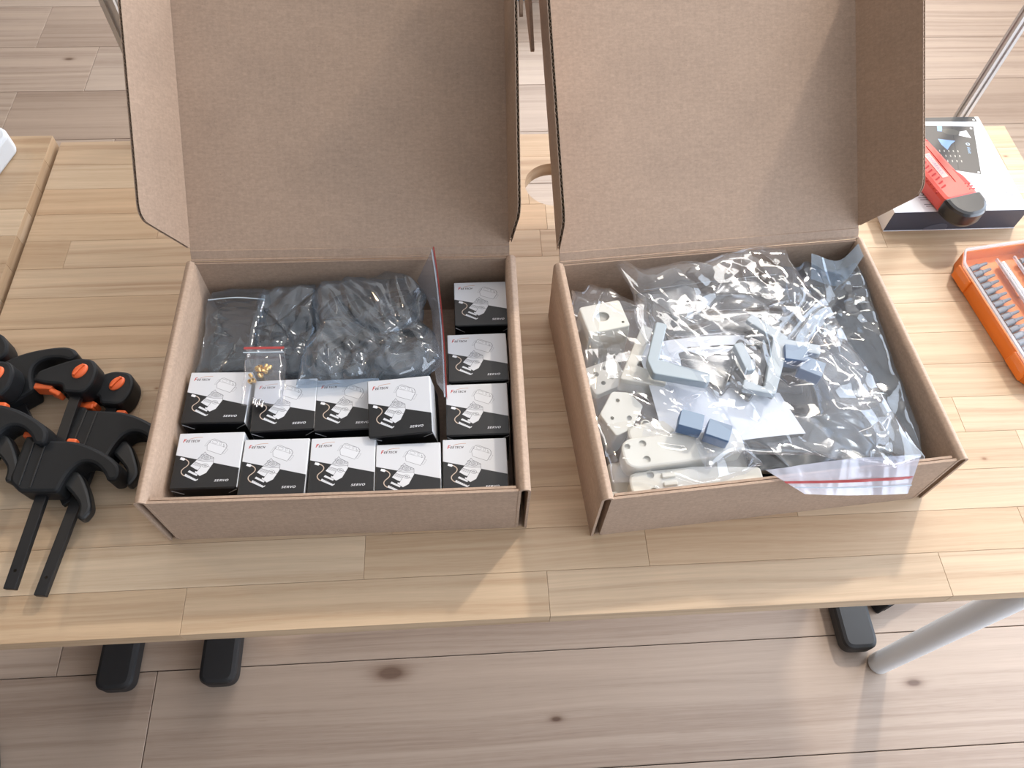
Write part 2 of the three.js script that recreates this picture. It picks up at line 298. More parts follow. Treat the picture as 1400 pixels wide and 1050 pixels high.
// far and edge bits
{
  const t = thing('storage_bin', 'blue grey bin standing on the floor far behind the boxes', 'bin', [0.22, 0, -2.52], 0.1);
  mesh('bin_body', merge([rbox(0.42, 0.22, 0.01, 0.003, 0, 0.11, 0.14), rbox(0.42, 0.22, 0.01, 0.003, 0, 0.11, -0.14), rbox(0.01, 0.22, 0.28, 0.003, 0.205, 0.11, 0), rbox(0.01, 0.22, 0.28, 0.003, -0.205, 0.11, 0), rbox(0.42, 0.01, 0.28, 0.003, 0, 0.005, 0)]), M({ color: new THREE.Color().setRGB(0.12, 0.2, 0.27), roughness: 0.6 }), t);
  mesh('rim', merge([rbox(0.44, 0.012, 0.016, 0.003, 0, 0.222, 0.143), rbox(0.44, 0.012, 0.016, 0.003, 0, 0.222, -0.143), rbox(0.016, 0.012, 0.3, 0.003, 0.21, 0.222, 0), rbox(0.016, 0.012, 0.3, 0.003, -0.21, 0.222, 0)]), M({ color: new THREE.Color().setRGB(0.15, 0.24, 0.31), roughness: 0.5 }), t);
  const f = thing('chair_caster', 'black chair caster on the floor at the lower left corner', 'caster', [-0.858, 0, -0.19], 0.3);
  mesh('wheel', merge([rbox(0.022, 0.056, 0.056, 0.01, -0.014, 0.028, 0, 4), rbox(0.022, 0.056, 0.056, 0.01, 0.014, 0.028, 0, 4)]), blackSatin, f);
  mesh('hood', new THREE.SphereGeometry(0.036, 24, 12, 0, Math.PI * 2, 0, Math.PI / 2).scale(0.8, 0.9, 1).translate(0, 0.03, 0), blackPlastic, f);
  mesh('stem', cyl(0.006, 0.05, 0, 0.085, 0), steel, f);
  const w = tag(mesh('foam_sheet', flat([[-0.9, -0.93, 0.02], [-0.622, -0.884, 0.008], [-0.613, -0.868, 0.006], [-0.63, -0.80, 0.01], [-0.9, -0.78, 0.02]], TH + 0.0122, 0.03, { bevel: 0.004 }), M({ color: new THREE.Color().setRGB(0.74, 0.79, 0.84), roughness: 0.9 })), 'white foam sheet corner lying on the left desk', 'foam sheet');
}

// ---------------------------------------------------------------- cardboard boxes
const CW = 0.371, CD = 0.29, CH = 0.10;
function flapGeo(w, s0, s1, L, rc) {                         // side flap of the lid: x = distance from the crease, y = along the lid; two liners with a zigzag flute between
  const out = [[0.0, s0], [w, s1, rc], [w, L, 0.004], [0, L, 0.002]];
  const sh = outline(out, 0.001); const T = 0.0034, t = 0.00045;
  const liner = () => new THREE.ExtrudeGeometry(sh, { depth: t, bevelEnabled: false, curveSegments: 14 });
  const parts = [liner().translate(0, 0, -t), liner().translate(0, 0, -T)];
  const pos = [], reach = (y) => { if (y > s1 + rc) return w - 0.0002; const k = (y - s0) / (s1 - s0); let x = w * k; const d = y - s1; if (d > -rc * 0.5) x = Math.min(x, w - Math.max(0, (rc - d) * (rc - d)) / (rc * 3.2)); return Math.max(0, Math.min(w - 0.0002, x - 0.0006)); };
  const n = Math.floor((L - s0) / 0.0031);
  const add = (a, b) => { pos.push(...a[0], ...b[0], ...b[1], ...a[0], ...b[1], ...a[1]); };
  const at = (i, off) => { const y = s0 + 0.001 + i * 0.0031, z = (i % 2 ? -t : -T + t) + off; return [[0.001, y, z], [Math.max(0.0012, reach(y)), y, z]]; };
  for (let i = 0; i < n - 1; i++) { add(at(i, 0.0002), at(i + 1, 0.0002)); add(at(i, -0.0002), at(i + 1, -0.0002)); const p = at(i, 0.0002), q = at(i + 1, 0.0002), p2 = at(i, -0.0002), q2 = at(i + 1, -0.0002); pos.push(...p[1], ...q[1], ...q2[1], ...p[1], ...q2[1], ...p2[1]); }
  const fg = new THREE.BufferGeometry(); fg.setAttribute('position', new THREE.Float32BufferAttribute(pos, 3)); fg.computeVertexNormals();
  return { liners: merge(parts), flute: fg };
}
function cartonBox(label, pos, turn, splayL, splayR, ears) {
  const t = thing('cardboard_box', label, 'cardboard box', pos, turn);
  const uvm = (g) => metricUV(g, 0.3, 0.1);
  mesh('bottom', uvm(box(CW - 0.01, 0.003, CD - 0.004, 0, 0.0017, 0)), kraftIn, t);
  // roll-over side walls: one bent sheet, hollow inside, open at the ends
  const th = 0.0026, ww = 0.0118, r = ww / 2, ri = r - th;
  const sp = new THREE.Shape(); sp.moveTo(-r, 0); sp.lineTo(-r, CH - r); sp.absarc(0, CH - r, r, Math.PI, 0, true); sp.lineTo(r, 0.003); sp.lineTo(r - th, 0.003); sp.lineTo(r - th, CH - r); sp.absarc(0, CH - r, ri, 0, Math.PI, false); sp.lineTo(-ri, 0); sp.closePath();
  for (const s of [-1, 1]) {
    const g = new THREE.ExtrudeGeometry(sp, { depth: CD, bevelEnabled: false, curveSegments: 10 }).translate(0, 0, -CD / 2); if (s > 0) g.rotateY(Math.PI);
    // the outer sheet bows out a little at mid height
    const p = g.attributes.position; for (let i = 0; i < p.count; i++) { const y = p.getY(i) / CH, out = p.getX(i) * s > 0.002 ? 1 : 0; p.setX(i, p.getX(i) + s * out * 0.0016 * Math.sin(Math.PI * y)); }
    mesh('side_wall', uvm(toCreasedNormals(g.translate(s * (CW / 2 - r), 0, 0), 0.6)), kraft, t);
  }
  const iw = CW - 2 * ww;
  mesh('back_wall', uvm(box(iw + 0.006, CH - 0.002, 0.003, 0, CH / 2 - 0.001, -CD / 2 + 0.0015)), kraftIn, t);
  const fw = (g) => { const p = g.attributes.position; for (let i = 0; i < p.count; i++) { const x = p.getX(i) / (CW / 2); if (p.getY(i) > 0.05) p.setY(i, p.getY(i) - 0.0012 * (1 - x * x)); } g.computeVertexNormals(); return g; };
  mesh('front_wall', uvm(merge([fw(new THREE.BoxGeometry(iw + 0.001, CH - 0.004, 0.0026, 24, 1, 1).translate(0, CH / 2 - 0.002, CD / 2 - 0.0016)), fw(new THREE.BoxGeometry(iw - 0.004, CH - 0.0055, 0.0026, 24, 1, 1).translate(0, CH / 2 - 0.0028, CD / 2 - 0.0056))])), kraft, t);
  mesh('dust_flap', uvm(merge([-1, 1].map((s) => box(0.0026, CH - 0.014, 0.07, s * (CW / 2 - r), (CH - 0.014) / 2, CD / 2 - 0.06)))), kraft, t);
  // lid: leans back 50 degrees from upright, hinge with two score lines on top of the back wall
  const L = 0.288, lean = 50 * D2R;
  const lidGeo = uvm(merge([new THREE.BoxGeometry(CW - 0.014, L, 0.0034, 1, 1, 1).translate(0, L / 2 + 0.010, -0.0017), place(box(CW - 0.014, 0.0105, 0.0034), 0, 0.0055, -0.0018, 0.16), place(new THREE.CylinderGeometry(0.0012, 0.0012, CW - 0.014, 8).rotateZ(Math.PI / 2), 0, 0.0105, -0.0004), place(new THREE.CylinderGeometry(0.0012, 0.0012, CW - 0.014, 8).rotateZ(Math.PI / 2), 0, 0.0004, -0.0006)]));
  const lid = mesh('lid', lidGeo, kraftIn, t); lid.position.set(0, CH, -CD / 2); lid.rotation.x = -lean;
  for (const [s, sp2] of [[-1, splayL], [1, splayR]]) {
    const { liners, flute: fg } = flapGeo(0.085, 0.006, 0.034, L, 0.016);
    const fl = mesh('side_flap', metricUV(liners), kraftIn, lid); fl.position.set(s * (CW / 2 - 0.0075), 0.008, 0);
    const turnY = s < 0 ? -(Math.PI / 2 + sp2) : -(Math.PI / 2 - sp2);
    fl.rotation.y = turnY; if (s < 0) fl.position.x -= 0.0034;
    const ff = mesh('corrugation', fg, flute, lid); ff.position.copy(fl.position); ff.rotation.copy(fl.rotation);
  }
  // front tuck panel at the lid's far end with its two tapered ears
  const fp = mesh('tuck_panel', metricUV(box(CW - 0.02, 0.095, 0.0034, 0, 0.0475, -0.0017)), kraftIn, lid); fp.position.set(0, L + 0.011, 0); fp.rotation.x = -0.5;
  for (const s of [-1, 1]) {
    const g = new THREE.ExtrudeGeometry(outline([[0, 0.10], [0, 0.0], [0.018, -0.068, 0.004], [0.026, -0.068, 0.004], [0.05, 0.10]], 0.002), { depth: 0.0034, bevelEnabled: false });
    const e = mesh('tuck_ear', metricUV(g), kraft, lid); const q = ears[s < 0 ? 0 : 1]; e.position.set(s * (CW / 2 + q[0]) - 0.0017, L + q[1], q[2]); e.rotation.y = -Math.PI / 2 ; e.rotation.z = 0;
  }
  return t;
}
cartonBox('left open cardboard box, packed with small black and white printed cartons', [-0.1305, TH, -0.441], -0.5 * D2R, 12 * D2R, 4 * D2R, [[0.002, 0.03, -0.02], [0.0105, 0.02, 0.034]]);
cartonBox('right open cardboard box, packed with white printed parts in clear bags', [0.295, TH, -0.4395], 4.2 * D2R, 4 * D2R, 19 * D2R, [[0.004, 0.008, -0.018], [0.002, 0.03, -0.02]]);

// ---------------------------------------------------------------- servo cartons
function drawLogo(g, x, y, k, red = '#b3150c', dark = '#1c0c0f') {
  g.save(); g.translate(x, y); g.transform(1, 0, -0.28, 1, 0, 0);
  g.fillStyle = red; g.font = `bold ${34 * k}px sans-serif`; g.fillText('F', 0, 0);
  g.fillStyle = dark; g.font = `bold ${22 * k}px sans-serif`; g.fillText('EE', 19 * k, -1); g.fillText('TECH', 47 * k, -1);
  g.restore(); g.strokeStyle = '#b06a3a'; g.lineWidth = 2.4 * k; g.beginPath(); g.moveTo(x + 40 * k, y - 22 * k); g.quadraticCurveTo(x + 70 * k, y - 36 * k, x + 118 * k, y - 34 * k); g.stroke();
}
function drawServoTop(g, w, h) {
  g.fillStyle = '#d2d3d6'; g.fillRect(0, 0, w, h);
  g.fillStyle = '#08090b'; g.beginPath(); g.moveTo(0, h * 0.40); g.lineTo(w, h * 0.665); g.lineTo(w, h); g.lineTo(0, h); g.fill();
  drawLogo(g, w * 0.065, h * 0.17, w / 512 * 1.3);
  const S = w / 512; g.save(); g.scale(S, S); g.lineJoin = 'round';
  // cover of the exploded drawing
  const poly = (pts, fill, line, lw = 2) => { g.beginPath(); pts.forEach((p, i) => (i ? g.lineTo(...p) : g.moveTo(...p))); g.closePath(); if (fill) { g.fillStyle = fill; g.fill(); } if (line) { g.strokeStyle = line; g.lineWidth = lw; g.stroke(); } };
  poly([[232, 116], [262, 62], [282, 58], [378, 104], [392, 128], [388, 142], [352, 206], [238, 160]], '#d8d9dc', '#4a4a50', 2);
  poly([[262, 62], [378, 104], [388, 142], [248, 92]], null, '#6a6a70', 1.6);
  g.strokeStyle = '#77777c'; g.beginPath(); g.ellipse(290, 88, 22, 12, 0.4, 0, 7); g.stroke();
  g.strokeRect(330, 92, 12, 22); poly([[360, 108], [372, 128], [362, 138]], null, '#55555a', 1.6);
  poly([[236, 76], [250, 70], [224, 124], [212, 122]], null, '#88888e', 1.6); poly([[386, 152], [402, 158], [376, 200], [362, 196]], null, '#88888e', 1.6);
  // body
  poly([[128, 300], [186, 226], [216, 196], [296, 236], [304, 282], [262, 366], [216, 392], [172, 360], [176, 332]], '#d9dadd', '#26262a', 2);
  poly([[170, 246], [226, 176], [240, 196], [302, 232], [302, 262], [230, 262]], '#c9cace', '#2d2d32', 2);
  g.strokeStyle = '#2d2d32'; g.lineWidth = 2;
  for (const [x, y, r] of [[244, 226, 30], [244, 226, 17], [244, 226, 7], [196, 232, 12], [210, 206, 12], [244, 300, 22], [244, 300, 9], [286, 232, 10]]) { g.beginPath(); g.ellipse(x, y, r * 1.1, r * 0.75, 0.3, 0, 7); g.stroke(); }
  for (let i = 0; i < 7; i++) { g.beginPath(); g.moveTo(160 + i * 9, 270 + i * 3); g.lineTo(150 + i * 9, 292 + i * 3); g.stroke(); }
  g.beginPath(); g.moveTo(150, 262); g.lineTo(290, 318); g.moveTo(216, 300); g.lineTo(190, 346); g.stroke();
  poly([[150, 318], [196, 340], [188, 352], [142, 330]], '#101114', null);
  poly([[128, 336], [200, 378], [192, 392], [116, 352]], '#d9dadd', '#26262a', 1.6);
  poly([[104, 366], [196, 420], [210, 412], [206, 426], [188, 436], [92, 386]], '#d4d5d8', '#26262a', 2);
  for (let i = 0; i < 6; i++) { g.beginPath(); g.moveTo(112 + i * 15, 380 + i * 8); g.lineTo(124 + i * 15, 378 + i * 8); g.stroke(); }
  // lead and plug
  g.strokeStyle = '#a58f7c'; g.lineWidth = 9; g.beginPath(); g.moveTo(78, 236); g.bezierCurveTo(130, 262, 118, 290, 88, 314); g.bezierCurveTo(54, 340, 66, 366, 96, 386); g.stroke();
  g.strokeStyle = '#e6ddd2'; g.lineWidth = 2; g.stroke();
  poly([[44, 218], [74, 226], [82, 240], [70, 250], [38, 238]], '#e4e4e6', null);
  g.restore();
  g.save(); g.translate(w * 0.645, h * 0.895); g.transform(1, 0, -0.3, 1, 0, 0); g.scale(1.35, 1); g.fillStyle = '#d8d8dc'; g.font = `bold ${w * 0.052}px sans-serif`; g.fillText('SERVO', 0, 0); g.restore();
}
const topTex = canvasTex(512, 496, drawServoTop);
const sideTex = canvasTex(256, 256, (g, w, h) => { g.fillStyle = '#dcdddf'; g.fillRect(0, 0, w, h); g.fillStyle = '#0c0d10'; g.beginPath(); g.moveTo(0, h * 0.66); g.lineTo(w, h * 0.5); g.lineTo(w, h); g.lineTo(0, h); g.fill(); drawLogo(g, 20, 60, 0.6); g.fillStyle = '#1b1b1f'; g.font = 'bold 13px sans-serif'; g.fillText('SERVO', 150, 120); });
const printMat = (map) => P({ map, roughness: 0.42, clearcoat: 0.35, clearcoatRoughness: 0.25 });
const inkBlack = P({ color: new THREE.Color().setRGB(0.006, 0.0065, 0.008), roughness: 0.38, clearcoat: 0.3, clearcoatRoughness: 0.25 });
const SW = 0.0655, SH = 0.0655, SD = 0.0615;
const cartonGeo = new RoundedBoxGeometry(SW, SH, SD, 3, 0.0012).translate(0, SH / 2, 0);
const cartonMats = [printMat(sideTex), inkBlack, printMat(topTex), inkBlack, inkBlack, inkBlack];
const tuckGeo = (() => { const s = outline([[-SW / 2 + 0.002, SH - 0.001], [-SW / 2 + 0.009, SH - 0.012], [SW / 2 - 0.009, SH - 0.012], [SW / 2 - 0.002, SH - 0.001]], 0.002); return new THREE.ExtrudeGeometry(s, { depth: 0.0004, bevelEnabled: false }).translate(0, 0, SD / 2); })();
const whiteEdge = M({ color: 0xb8b8b8, roughness: 0.7 });
const tuckEdge = (() => { const l = (x0, y0, x1, y1) => { const L = Math.hypot(x1 - x0, y1 - y0); return place(box(L, 0.0005, 0.0005), (x0 + x1) / 2, (y0 + y1) / 2, SD / 2 + 0.0004, 0, 0, Math.atan2(y1 - y0, x1 - x0)); }; return [l(-SW / 2 + 0.001, SH - 0.004, -SW / 2 + 0.011, SH - 0.0125), l(SW / 2 - 0.001, SH - 0.004, SW / 2 - 0.011, SH - 0.0125)]; })();
const servoSpots = [
  ['nearest row, leftmost, against the left wall', -0.2655, -0.3545, -0.6], ['nearest row, second from the left', -0.199, -0.3445, -0.8], ['nearest row, third from the left', -0.1315, -0.3435, 0.3], ['nearest row, under the raised carton', -0.0655, -0.3335, 0.4], ['nearest corner of the right column', 0.0015, -0.336, -0.3],
  ['second row, leftmost', -0.266, -0.4275, -1.6], ['second row, under the small bag of brass fittings', -0.1955, -0.4155, 1.0], ['second row, left of the raised carton', -0.1305, -0.4135, 0.8], ['raised and tilted on top of its neighbours', -0.0685, -0.40, 0.6], ['right column, second from the front', 0.006, -0.402, 0], ['right column, third from the front', 0.0085, -0.467, 0.4], ['right column, far end by the back wall', 0.017, -0.5405, 0],
];
let carton0 = null;
servoSpots.forEach(([where, x, z, a], i) => {
  const lab = `small black and white printed carton, ${where}`;
  let t;
  if (!carton0) {
    carton0 = t = thing('servo_carton', lab, 'carton', [x, TH + 0.0035, z], a * D2R, 'printed cartons in the left box');
    mesh('carton', cartonGeo, cartonMats, t); mesh('tuck_flap', tuckGeo, inkBlack, t); for (const g of tuckEdge) mesh('flap_edge', g, whiteEdge, t);
  } else t = copyOf(carton0, [x, TH + 0.0035, z], a * D2R, lab);
  if (i === 8) { t.rotation.order = 'YXZ'; t.rotation.set(11 * D2R, 2 * D2R, 5 * D2R); t.position.y = TH + 0.0205; t.position.z = -0.412; }
  if (i === 11) t.position.y = TH + 0.0035 - 0.006;
});
scene.children.find((o) => o.name === 'servo_carton_011').position.y = TH + 0.0035;

// ---------------------------------------------------------------- plastic film
function crumple(sd, f0, f1, sharp = 1) {                     // creased, faceted height field about 0 in -1..1
  reseed(sd); const K = [];
  for (let i = 0; i < 9; i++) { const a = rnd() * Math.PI, f = f0 * Math.pow(f1 / f0, i / 8); K.push([Math.cos(a) * f, Math.sin(a) * f, rnd() * 9, Math.pow(f0 / f, 0.95)]); }
  const tot = K.reduce((s, k) => s + k[3], 0);
  const ridges = []; for (let i = 0; i < 60; i++) { const a = rnd() * Math.PI; ridges.push([rnd() * 0.9 - 0.4, rnd() * 0.6 - 0.75, Math.cos(a), Math.sin(a), 0.02 + rnd() * 0.05, (rnd() < 0.5 ? -1 : 1) * (0.2 + rnd() * 0.3)]); }
  return (x, z) => {
    const wx = x + (vnoise(x * 18, z * 18, sd) - 0.5) * 0.045, wz = z + (vnoise(x * 18 + 7, z * 18, sd + 1) - 0.5) * 0.045; let h = 0;
    for (const [a, b, p, m] of K) { const q = wx * a + wz * b + p, t = Math.abs(q - Math.floor(q) - 0.5) * 4 - 1; const mask = sm(Math.max(0, Math.min(1, vnoise(x * 22 + p, z * 22, sd + 5) * 2.2 - 0.5))); h += t * m * mask; }
    h /= tot;
    for (const [cx, cz, dx, dz, len, m] of ridges) { const ex = wx - cx, ez = wz - cz, al = (ex * dx + ez * dz) / len; if (al > -1 && al < 1) { const d = Math.abs(ex * dz - ez * dx); if (d < 0.012) h += m * (1 - al * al) * Math.exp(-d / 0.0022) * sharp; } }
    return h;
  };
}
// a flat bag: closed pillow between four corners (far left, far right, near right, near left)
function bagGeo(c, { nu = 120, nv = 120, puff = 0.012, low = 0.004, amp = 0.004, sd = 1, f0 = 9, f1 = 90, wave = 0.004, lift = null } = {}) {
  const cr = crumple(sd, f0, f1), cr2 = crumple(sd + 50, f0, f1 * 0.6); const V = c.map((p) => new THREE.Vector3(...p)); const pos = [], idx = [], uv = [];
  for (let side = 0; side < 2; side++) for (let j = 0; j <= nv; j++) for (let i = 0; i <= nu; i++) {
    const u = i / nu, v = j / nv; const eu = (vnoise(v * 6, sd, 3) - 0.5) * wave * 2 * (1 - 2 * u), ev = (vnoise(u * 6, sd + 9, 4) - 0.5) * wave * 2 * (1 - 2 * v);
    const p = V[0].clone().multiplyScalar((1 - u) * (1 - v)).addScaledVector(V[1], u * (1 - v)).addScaledVector(V[2], u * v).addScaledVector(V[3], (1 - u) * v);
    p.x += eu; p.z += ev;
    const e = Math.min(1, Math.min(Math.min(u, 1 - u) * 7, Math.min(v, 1 - v) * 7)), prof = Math.sqrt(Math.max(0, e * (2 - e)));
    const k = 0.25 + 0.75 * prof; let y = side ? -low * prof + amp * 0.5 * cr2(p.x, p.z) * k - 0.0002 : puff * prof + amp * cr(p.x, p.z) * k;
    if (e === 0) y = amp * cr(p.x, p.z) * 0.25;
    if (lift) y += lift(p.x, p.z, u, v) * prof;
    pos.push(p.x, p.y + y, p.z); uv.push(u, v);
  }
  const n = (nu + 1) * (nv + 1);
  for (let side = 0; side < 2; side++) for (let j = 0; j < nv; j++) for (let i = 0; i < nu; i++) { const a = side * n + j * (nu + 1) + i, b = a + 1, d = a + nu + 1, f = d + 1; if (side) idx.push(a, b, f, a, f, d); else idx.push(a, f, b, a, d, f); }
  const g = new THREE.BufferGeometry(); g.setAttribute('position', new THREE.Float32BufferAttribute(pos, 3)); g.setAttribute('uv', new THREE.Float32BufferAttribute(uv, 2)); g.setIndex(idx); g.computeVertexNormals(); return g;
}
// one ribbon of film between two 3D edge polylines
function ribbon(A, B, nv, amp, sd, thick = 0.0004) {
  const cr = crumple(sd, 20, 120), ca = new THREE.CatmullRomCurve3(A.map((p) => new THREE.Vector3(...p))), cb = new THREE.CatmullRomCurve3(B.map((p) => new THREE.Vector3(...p))); const nu = 90, pos = [], idx = [], uv = [];
  for (let s = 0; s < 2; s++) for (let j = 0; j <= nv; j++) for (let i = 0; i <= nu; i++) { const p = ca.getPoint(i / nu).lerp(cb.getPoint(i / nu), j / nv); const c = cr(p.x, p.z + p.y); pos.push(p.x, p.y + c * amp - s * thick, p.z + c * amp * 0.7 - s * thick); uv.push(i / nu, j / nv); }
  const n = (nu + 1) * (nv + 1);
  for (let s = 0; s < 2; s++) for (let j = 0; j < nv; j++) for (let i = 0; i < nu; i++) { const a = s * n + j * (nu + 1) + i, b = a + 1, d = a + nu + 1, f = d + 1; if (s) idx.push(a, b, f, a, f, d); else idx.push(a, f, b, a, d, f); }
  const g = new THREE.BufferGeometry(); g.setAttribute('position', new THREE.Float32BufferAttribute(pos, 3)); g.setAttribute('uv', new THREE.Float32BufferAttribute(uv, 2)); g.setIndex(idx); g.computeVertexNormals(); return g;
}

// ---------------------------------------------------------------- left box: dark bagged parts
{
  const y = TH;
  // a flat black power brick, a second one, and coiled leads
  const brick = (lab, x, z, turn, w, d, h, tilt = 0) => {
    const t = thing('power_adapter', lab, 'adapter', [x, y + 0.004, z], turn); t.rotation.z = tilt;
    mesh('adapter_body', rbox(w, h, d, 0.006, 0, h / 2, 0, 4), blackPlastic, t);
    mesh('adapter_label', rbox(w * 0.6, 0.0006, d * 0.5, 0.0002, 0, h + 0.0001, 0), M({ color: 0x1c2126, roughness: 0.4 }), t);
    mesh('adapter_socket', rbox(w * 0.35, h * 0.4, 0.006, 0.002, 0, h * 0.5, d / 2), blackSatin, t);
    return t;
  };
  brick('flat black adapter in the clear bag against the left wall', -0.263, -0.515, 0.02, 0.05, 0.09, 0.05);
  brick('black adapter in the middle clear bag', -0.205, -0.52, -0.25, 0.042, 0.085, 0.046);
  const coil = (lab, x, z, r, h, turns, s, mat) => {
    reseed(s); const pts = []; for (let i = 0; i <= turns * 14; i++) { const a = i / 14 * Math.PI * 2; pts.push([Math.cos(a) * r * (0.85 + rnd() * 0.2), 0.006 + h * (i / (turns * 14)) + rnd() * 0.002, Math.sin(a) * r * 0.8 * (0.85 + rnd() * 0.2)]); }
    const t = thing('coiled_cable', lab, 'cable', [x, y + 0.004, z], rnd() * 2);
    mesh('cable', tube(pts, 0.0042, turns * 60), mat, t);
    mesh('plug', rbox(0.03, 0.012, 0.014, 0.003, r * 0.9, h + 0.008, 0), blackSatin, t);
    mesh('cable_tie', place(new THREE.TorusGeometry(h * 0.55, 0.0015, 8, 24), -r * 0.9, h * 0.55, 0, 0, 0, 0), blackSatin, t);
    return t;
  };
  const navy = M({ color: new THREE.Color().setRGB(0.012, 0.018, 0.026), roughness: 0.45 });
  coil('black cable coil at the back left of the large zip bag', -0.142, -0.535, 0.026, 0.055, 8, 31, navy);
  coil('black cable coil at the back middle of the large zip bag', -0.085, -0.54, 0.027, 0.052, 8, 32, blackSatin);
  coil('black cable coil at the front of the large zip bag', -0.14, -0.475, 0.027, 0.056, 8, 33, blackSatin);
  coil('dark cable coil at the right of the large zip bag', -0.075, -0.48, 0.029, 0.054, 8, 34, navy);

  const bagA = thing('clear_bag', 'clear plastic bag around the black adapter beside the left wall', 'plastic bag');
  mesh('film', bagGeo([[-0.298, y + 0.056, -0.578], [-0.226, y + 0.06, -0.574], [-0.236, y + 0.062, -0.462], [-0.296, y + 0.058, -0.46]], { puff: 0.010, low: 0.002, amp: 0.006, sd: 301, wave: 0.003 }), filmDark, bagA);
  mesh('seal_line', tube([[-0.294, y + 0.069, -0.556], [-0.262, y + 0.072, -0.556], [-0.23, y + 0.071, -0.553]], 0.0007, 30), zipPale, bagA);
  const bagB = thing('clear_bag', 'crumpled clear bag around the middle black adapter', 'plastic bag');
  mesh('film', bagGeo([[-0.238, y + 0.062, -0.572], [-0.172, y + 0.066, -0.578], [-0.172, y + 0.058, -0.452], [-0.238, y + 0.058, -0.456]], { puff: 0.011, low: 0.003, amp: 0.011, sd: 317, wave: 0.004, f0: 12 }), filmDark, bagB);
  const bagC = thing('zip_bag', 'large hazy zip bag full of black cable coils with a red edged opening', 'zip bag');
  mesh('film', bagGeo([[-0.178, y + 0.066, -0.575], [-0.05, y + 0.068, -0.580], [-0.033, y + 0.074, -0.446], [-0.178, y + 0.0735, -0.432]], { nu: 150, nv: 150, puff: 0.018, low: 0.002, amp: 0.017, sd: 333, wave: 0.012, f0: 13, f1: 75 }), filmHazy, bagC);
  // the open mouth stands up along the right-hand side
  mesh('bag_mouth', ribbon([[-0.058, y + 0.07, -0.575], [-0.042, y + 0.074, -0.53], [-0.04, y + 0.075, -0.47], [-0.036, y + 0.078, -0.43]], [[-0.036, y + 0.118, -0.585], [-0.032, y + 0.105, -0.54], [-0.028, y + 0.092, -0.48], [-0.026, y + 0.084, -0.41]], 12, 0.003, 361), film(0.12, 1.5, 0.88, [0.8, 0.8, 0.83]), bagC);
  mesh('zip_strip', ribbon([[-0.037, y + 0.117, -0.584], [-0.032, y + 0.104, -0.54], [-0.028, y + 0.091, -0.48], [-0.026, y + 0.084, -0.41]], [[-0.0355, y + 0.118, -0.584], [-0.0307, y + 0.105, -0.54], [-0.0267, y + 0.092, -0.48], [-0.0247, y + 0.0845, -0.405]], 3, 0.0004, 363), zipRed, bagC);
  mesh('zip_seam', tube([[-0.0385, y + 0.114, -0.583], [-0.0335, y + 0.101, -0.54], [-0.0295, y + 0.088, -0.48], [-0.0275, y + 0.082, -0.41]], 0.0007, 40), zipPale, bagC);

  // small zip bag lying across two cartons
  const q = 0.0705; const sb = thing('small_zip_bag', 'small clear zip bag with a red stripe holding brass fittings', 'zip bag');
  mesh('film', bagGeo([[-0.241, y + q + 0.006, -0.484], [-0.198, y + q + 0.005, -0.483], [-0.193, y + q + 0.003, -0.41], [-0.239, y + q + 0.003, -0.414]], { nu: 60, nv: 80, puff: 0.008, low: 0.0015, amp: 0.0016, sd: 377, wave: 0.001 }), filmClear, sb);
  mesh('zip_strip', place(box(0.0425, 0.0006, 0.0028), -0.2195, y + q + 0.0135, -0.4775, 0.0, -0.02), zipRed, sb);
  mesh('zip_seam', place(box(0.0425, 0.0008, 0.001), -0.2195, y + q + 0.0135, -0.472, 0, -0.02), zipPale, sb);
  reseed(55);
  const ins = new THREE.LatheGeometry([[0.0009, 0], [0.0018, 0], [0.0019, 0.0004], [0.0017, 0.0012], [0.0019, 0.002], [0.0019, 0.0042], [0.0017, 0.0046], [0.0009, 0.0046], [0.0009, 0]].map((p) => new THREE.Vector2(...p)), 14).translate(0, -0.0023, 0);
  for (let i = 0; i < 20; i++) {
    const u = rnd(), w = rnd(), lead = i < 2; const o = mesh('brass_insert', ins, brass);
    o.position.set(lead ? -0.232 + i * 0.0042 : -0.222 + (u - 0.5) * 0.02 - (w - 0.5) * 0.008, y + q + 0.004 + rnd() * 0.005, lead ? -0.4415 + i * 0.001 : -0.4545 + (w - 0.5) * 0.015);
    o.rotation.set(lead ? 0.3 : rnd() * 3, rnd() * 3, lead ? 0 : rnd() * 3); o.scale.setScalar(lead ? 1.3 : 1.0);
    tag(o, 'tiny brass threaded insert heaped in the small zip bag', 'insert', 'brass inserts in the small zip bag');
  }
  const scr = new THREE.LatheGeometry([[0, 0], [0.0018, 0], [0.002, 0.0006], [0.0018, 0.0015], [0.001, 0.0016], [0.001, 0.007], [0, 0.0076]].map((p) => new THREE.Vector2(...p)), 12);
  for (let i = 0; i < 6; i++) { const o = mesh('screw', scr, steel); o.position.set(-0.226 + rnd() * 0.014, y + q + 0.0045 + rnd() * 0.002, -0.421 + rnd() * 0.007); o.rotation.set(1.4, rnd() * 6, 0); tag(o, 'tiny steel screw at the lower end of the small zip bag', 'screw', 'steel screws in the small zip bag'); }
}

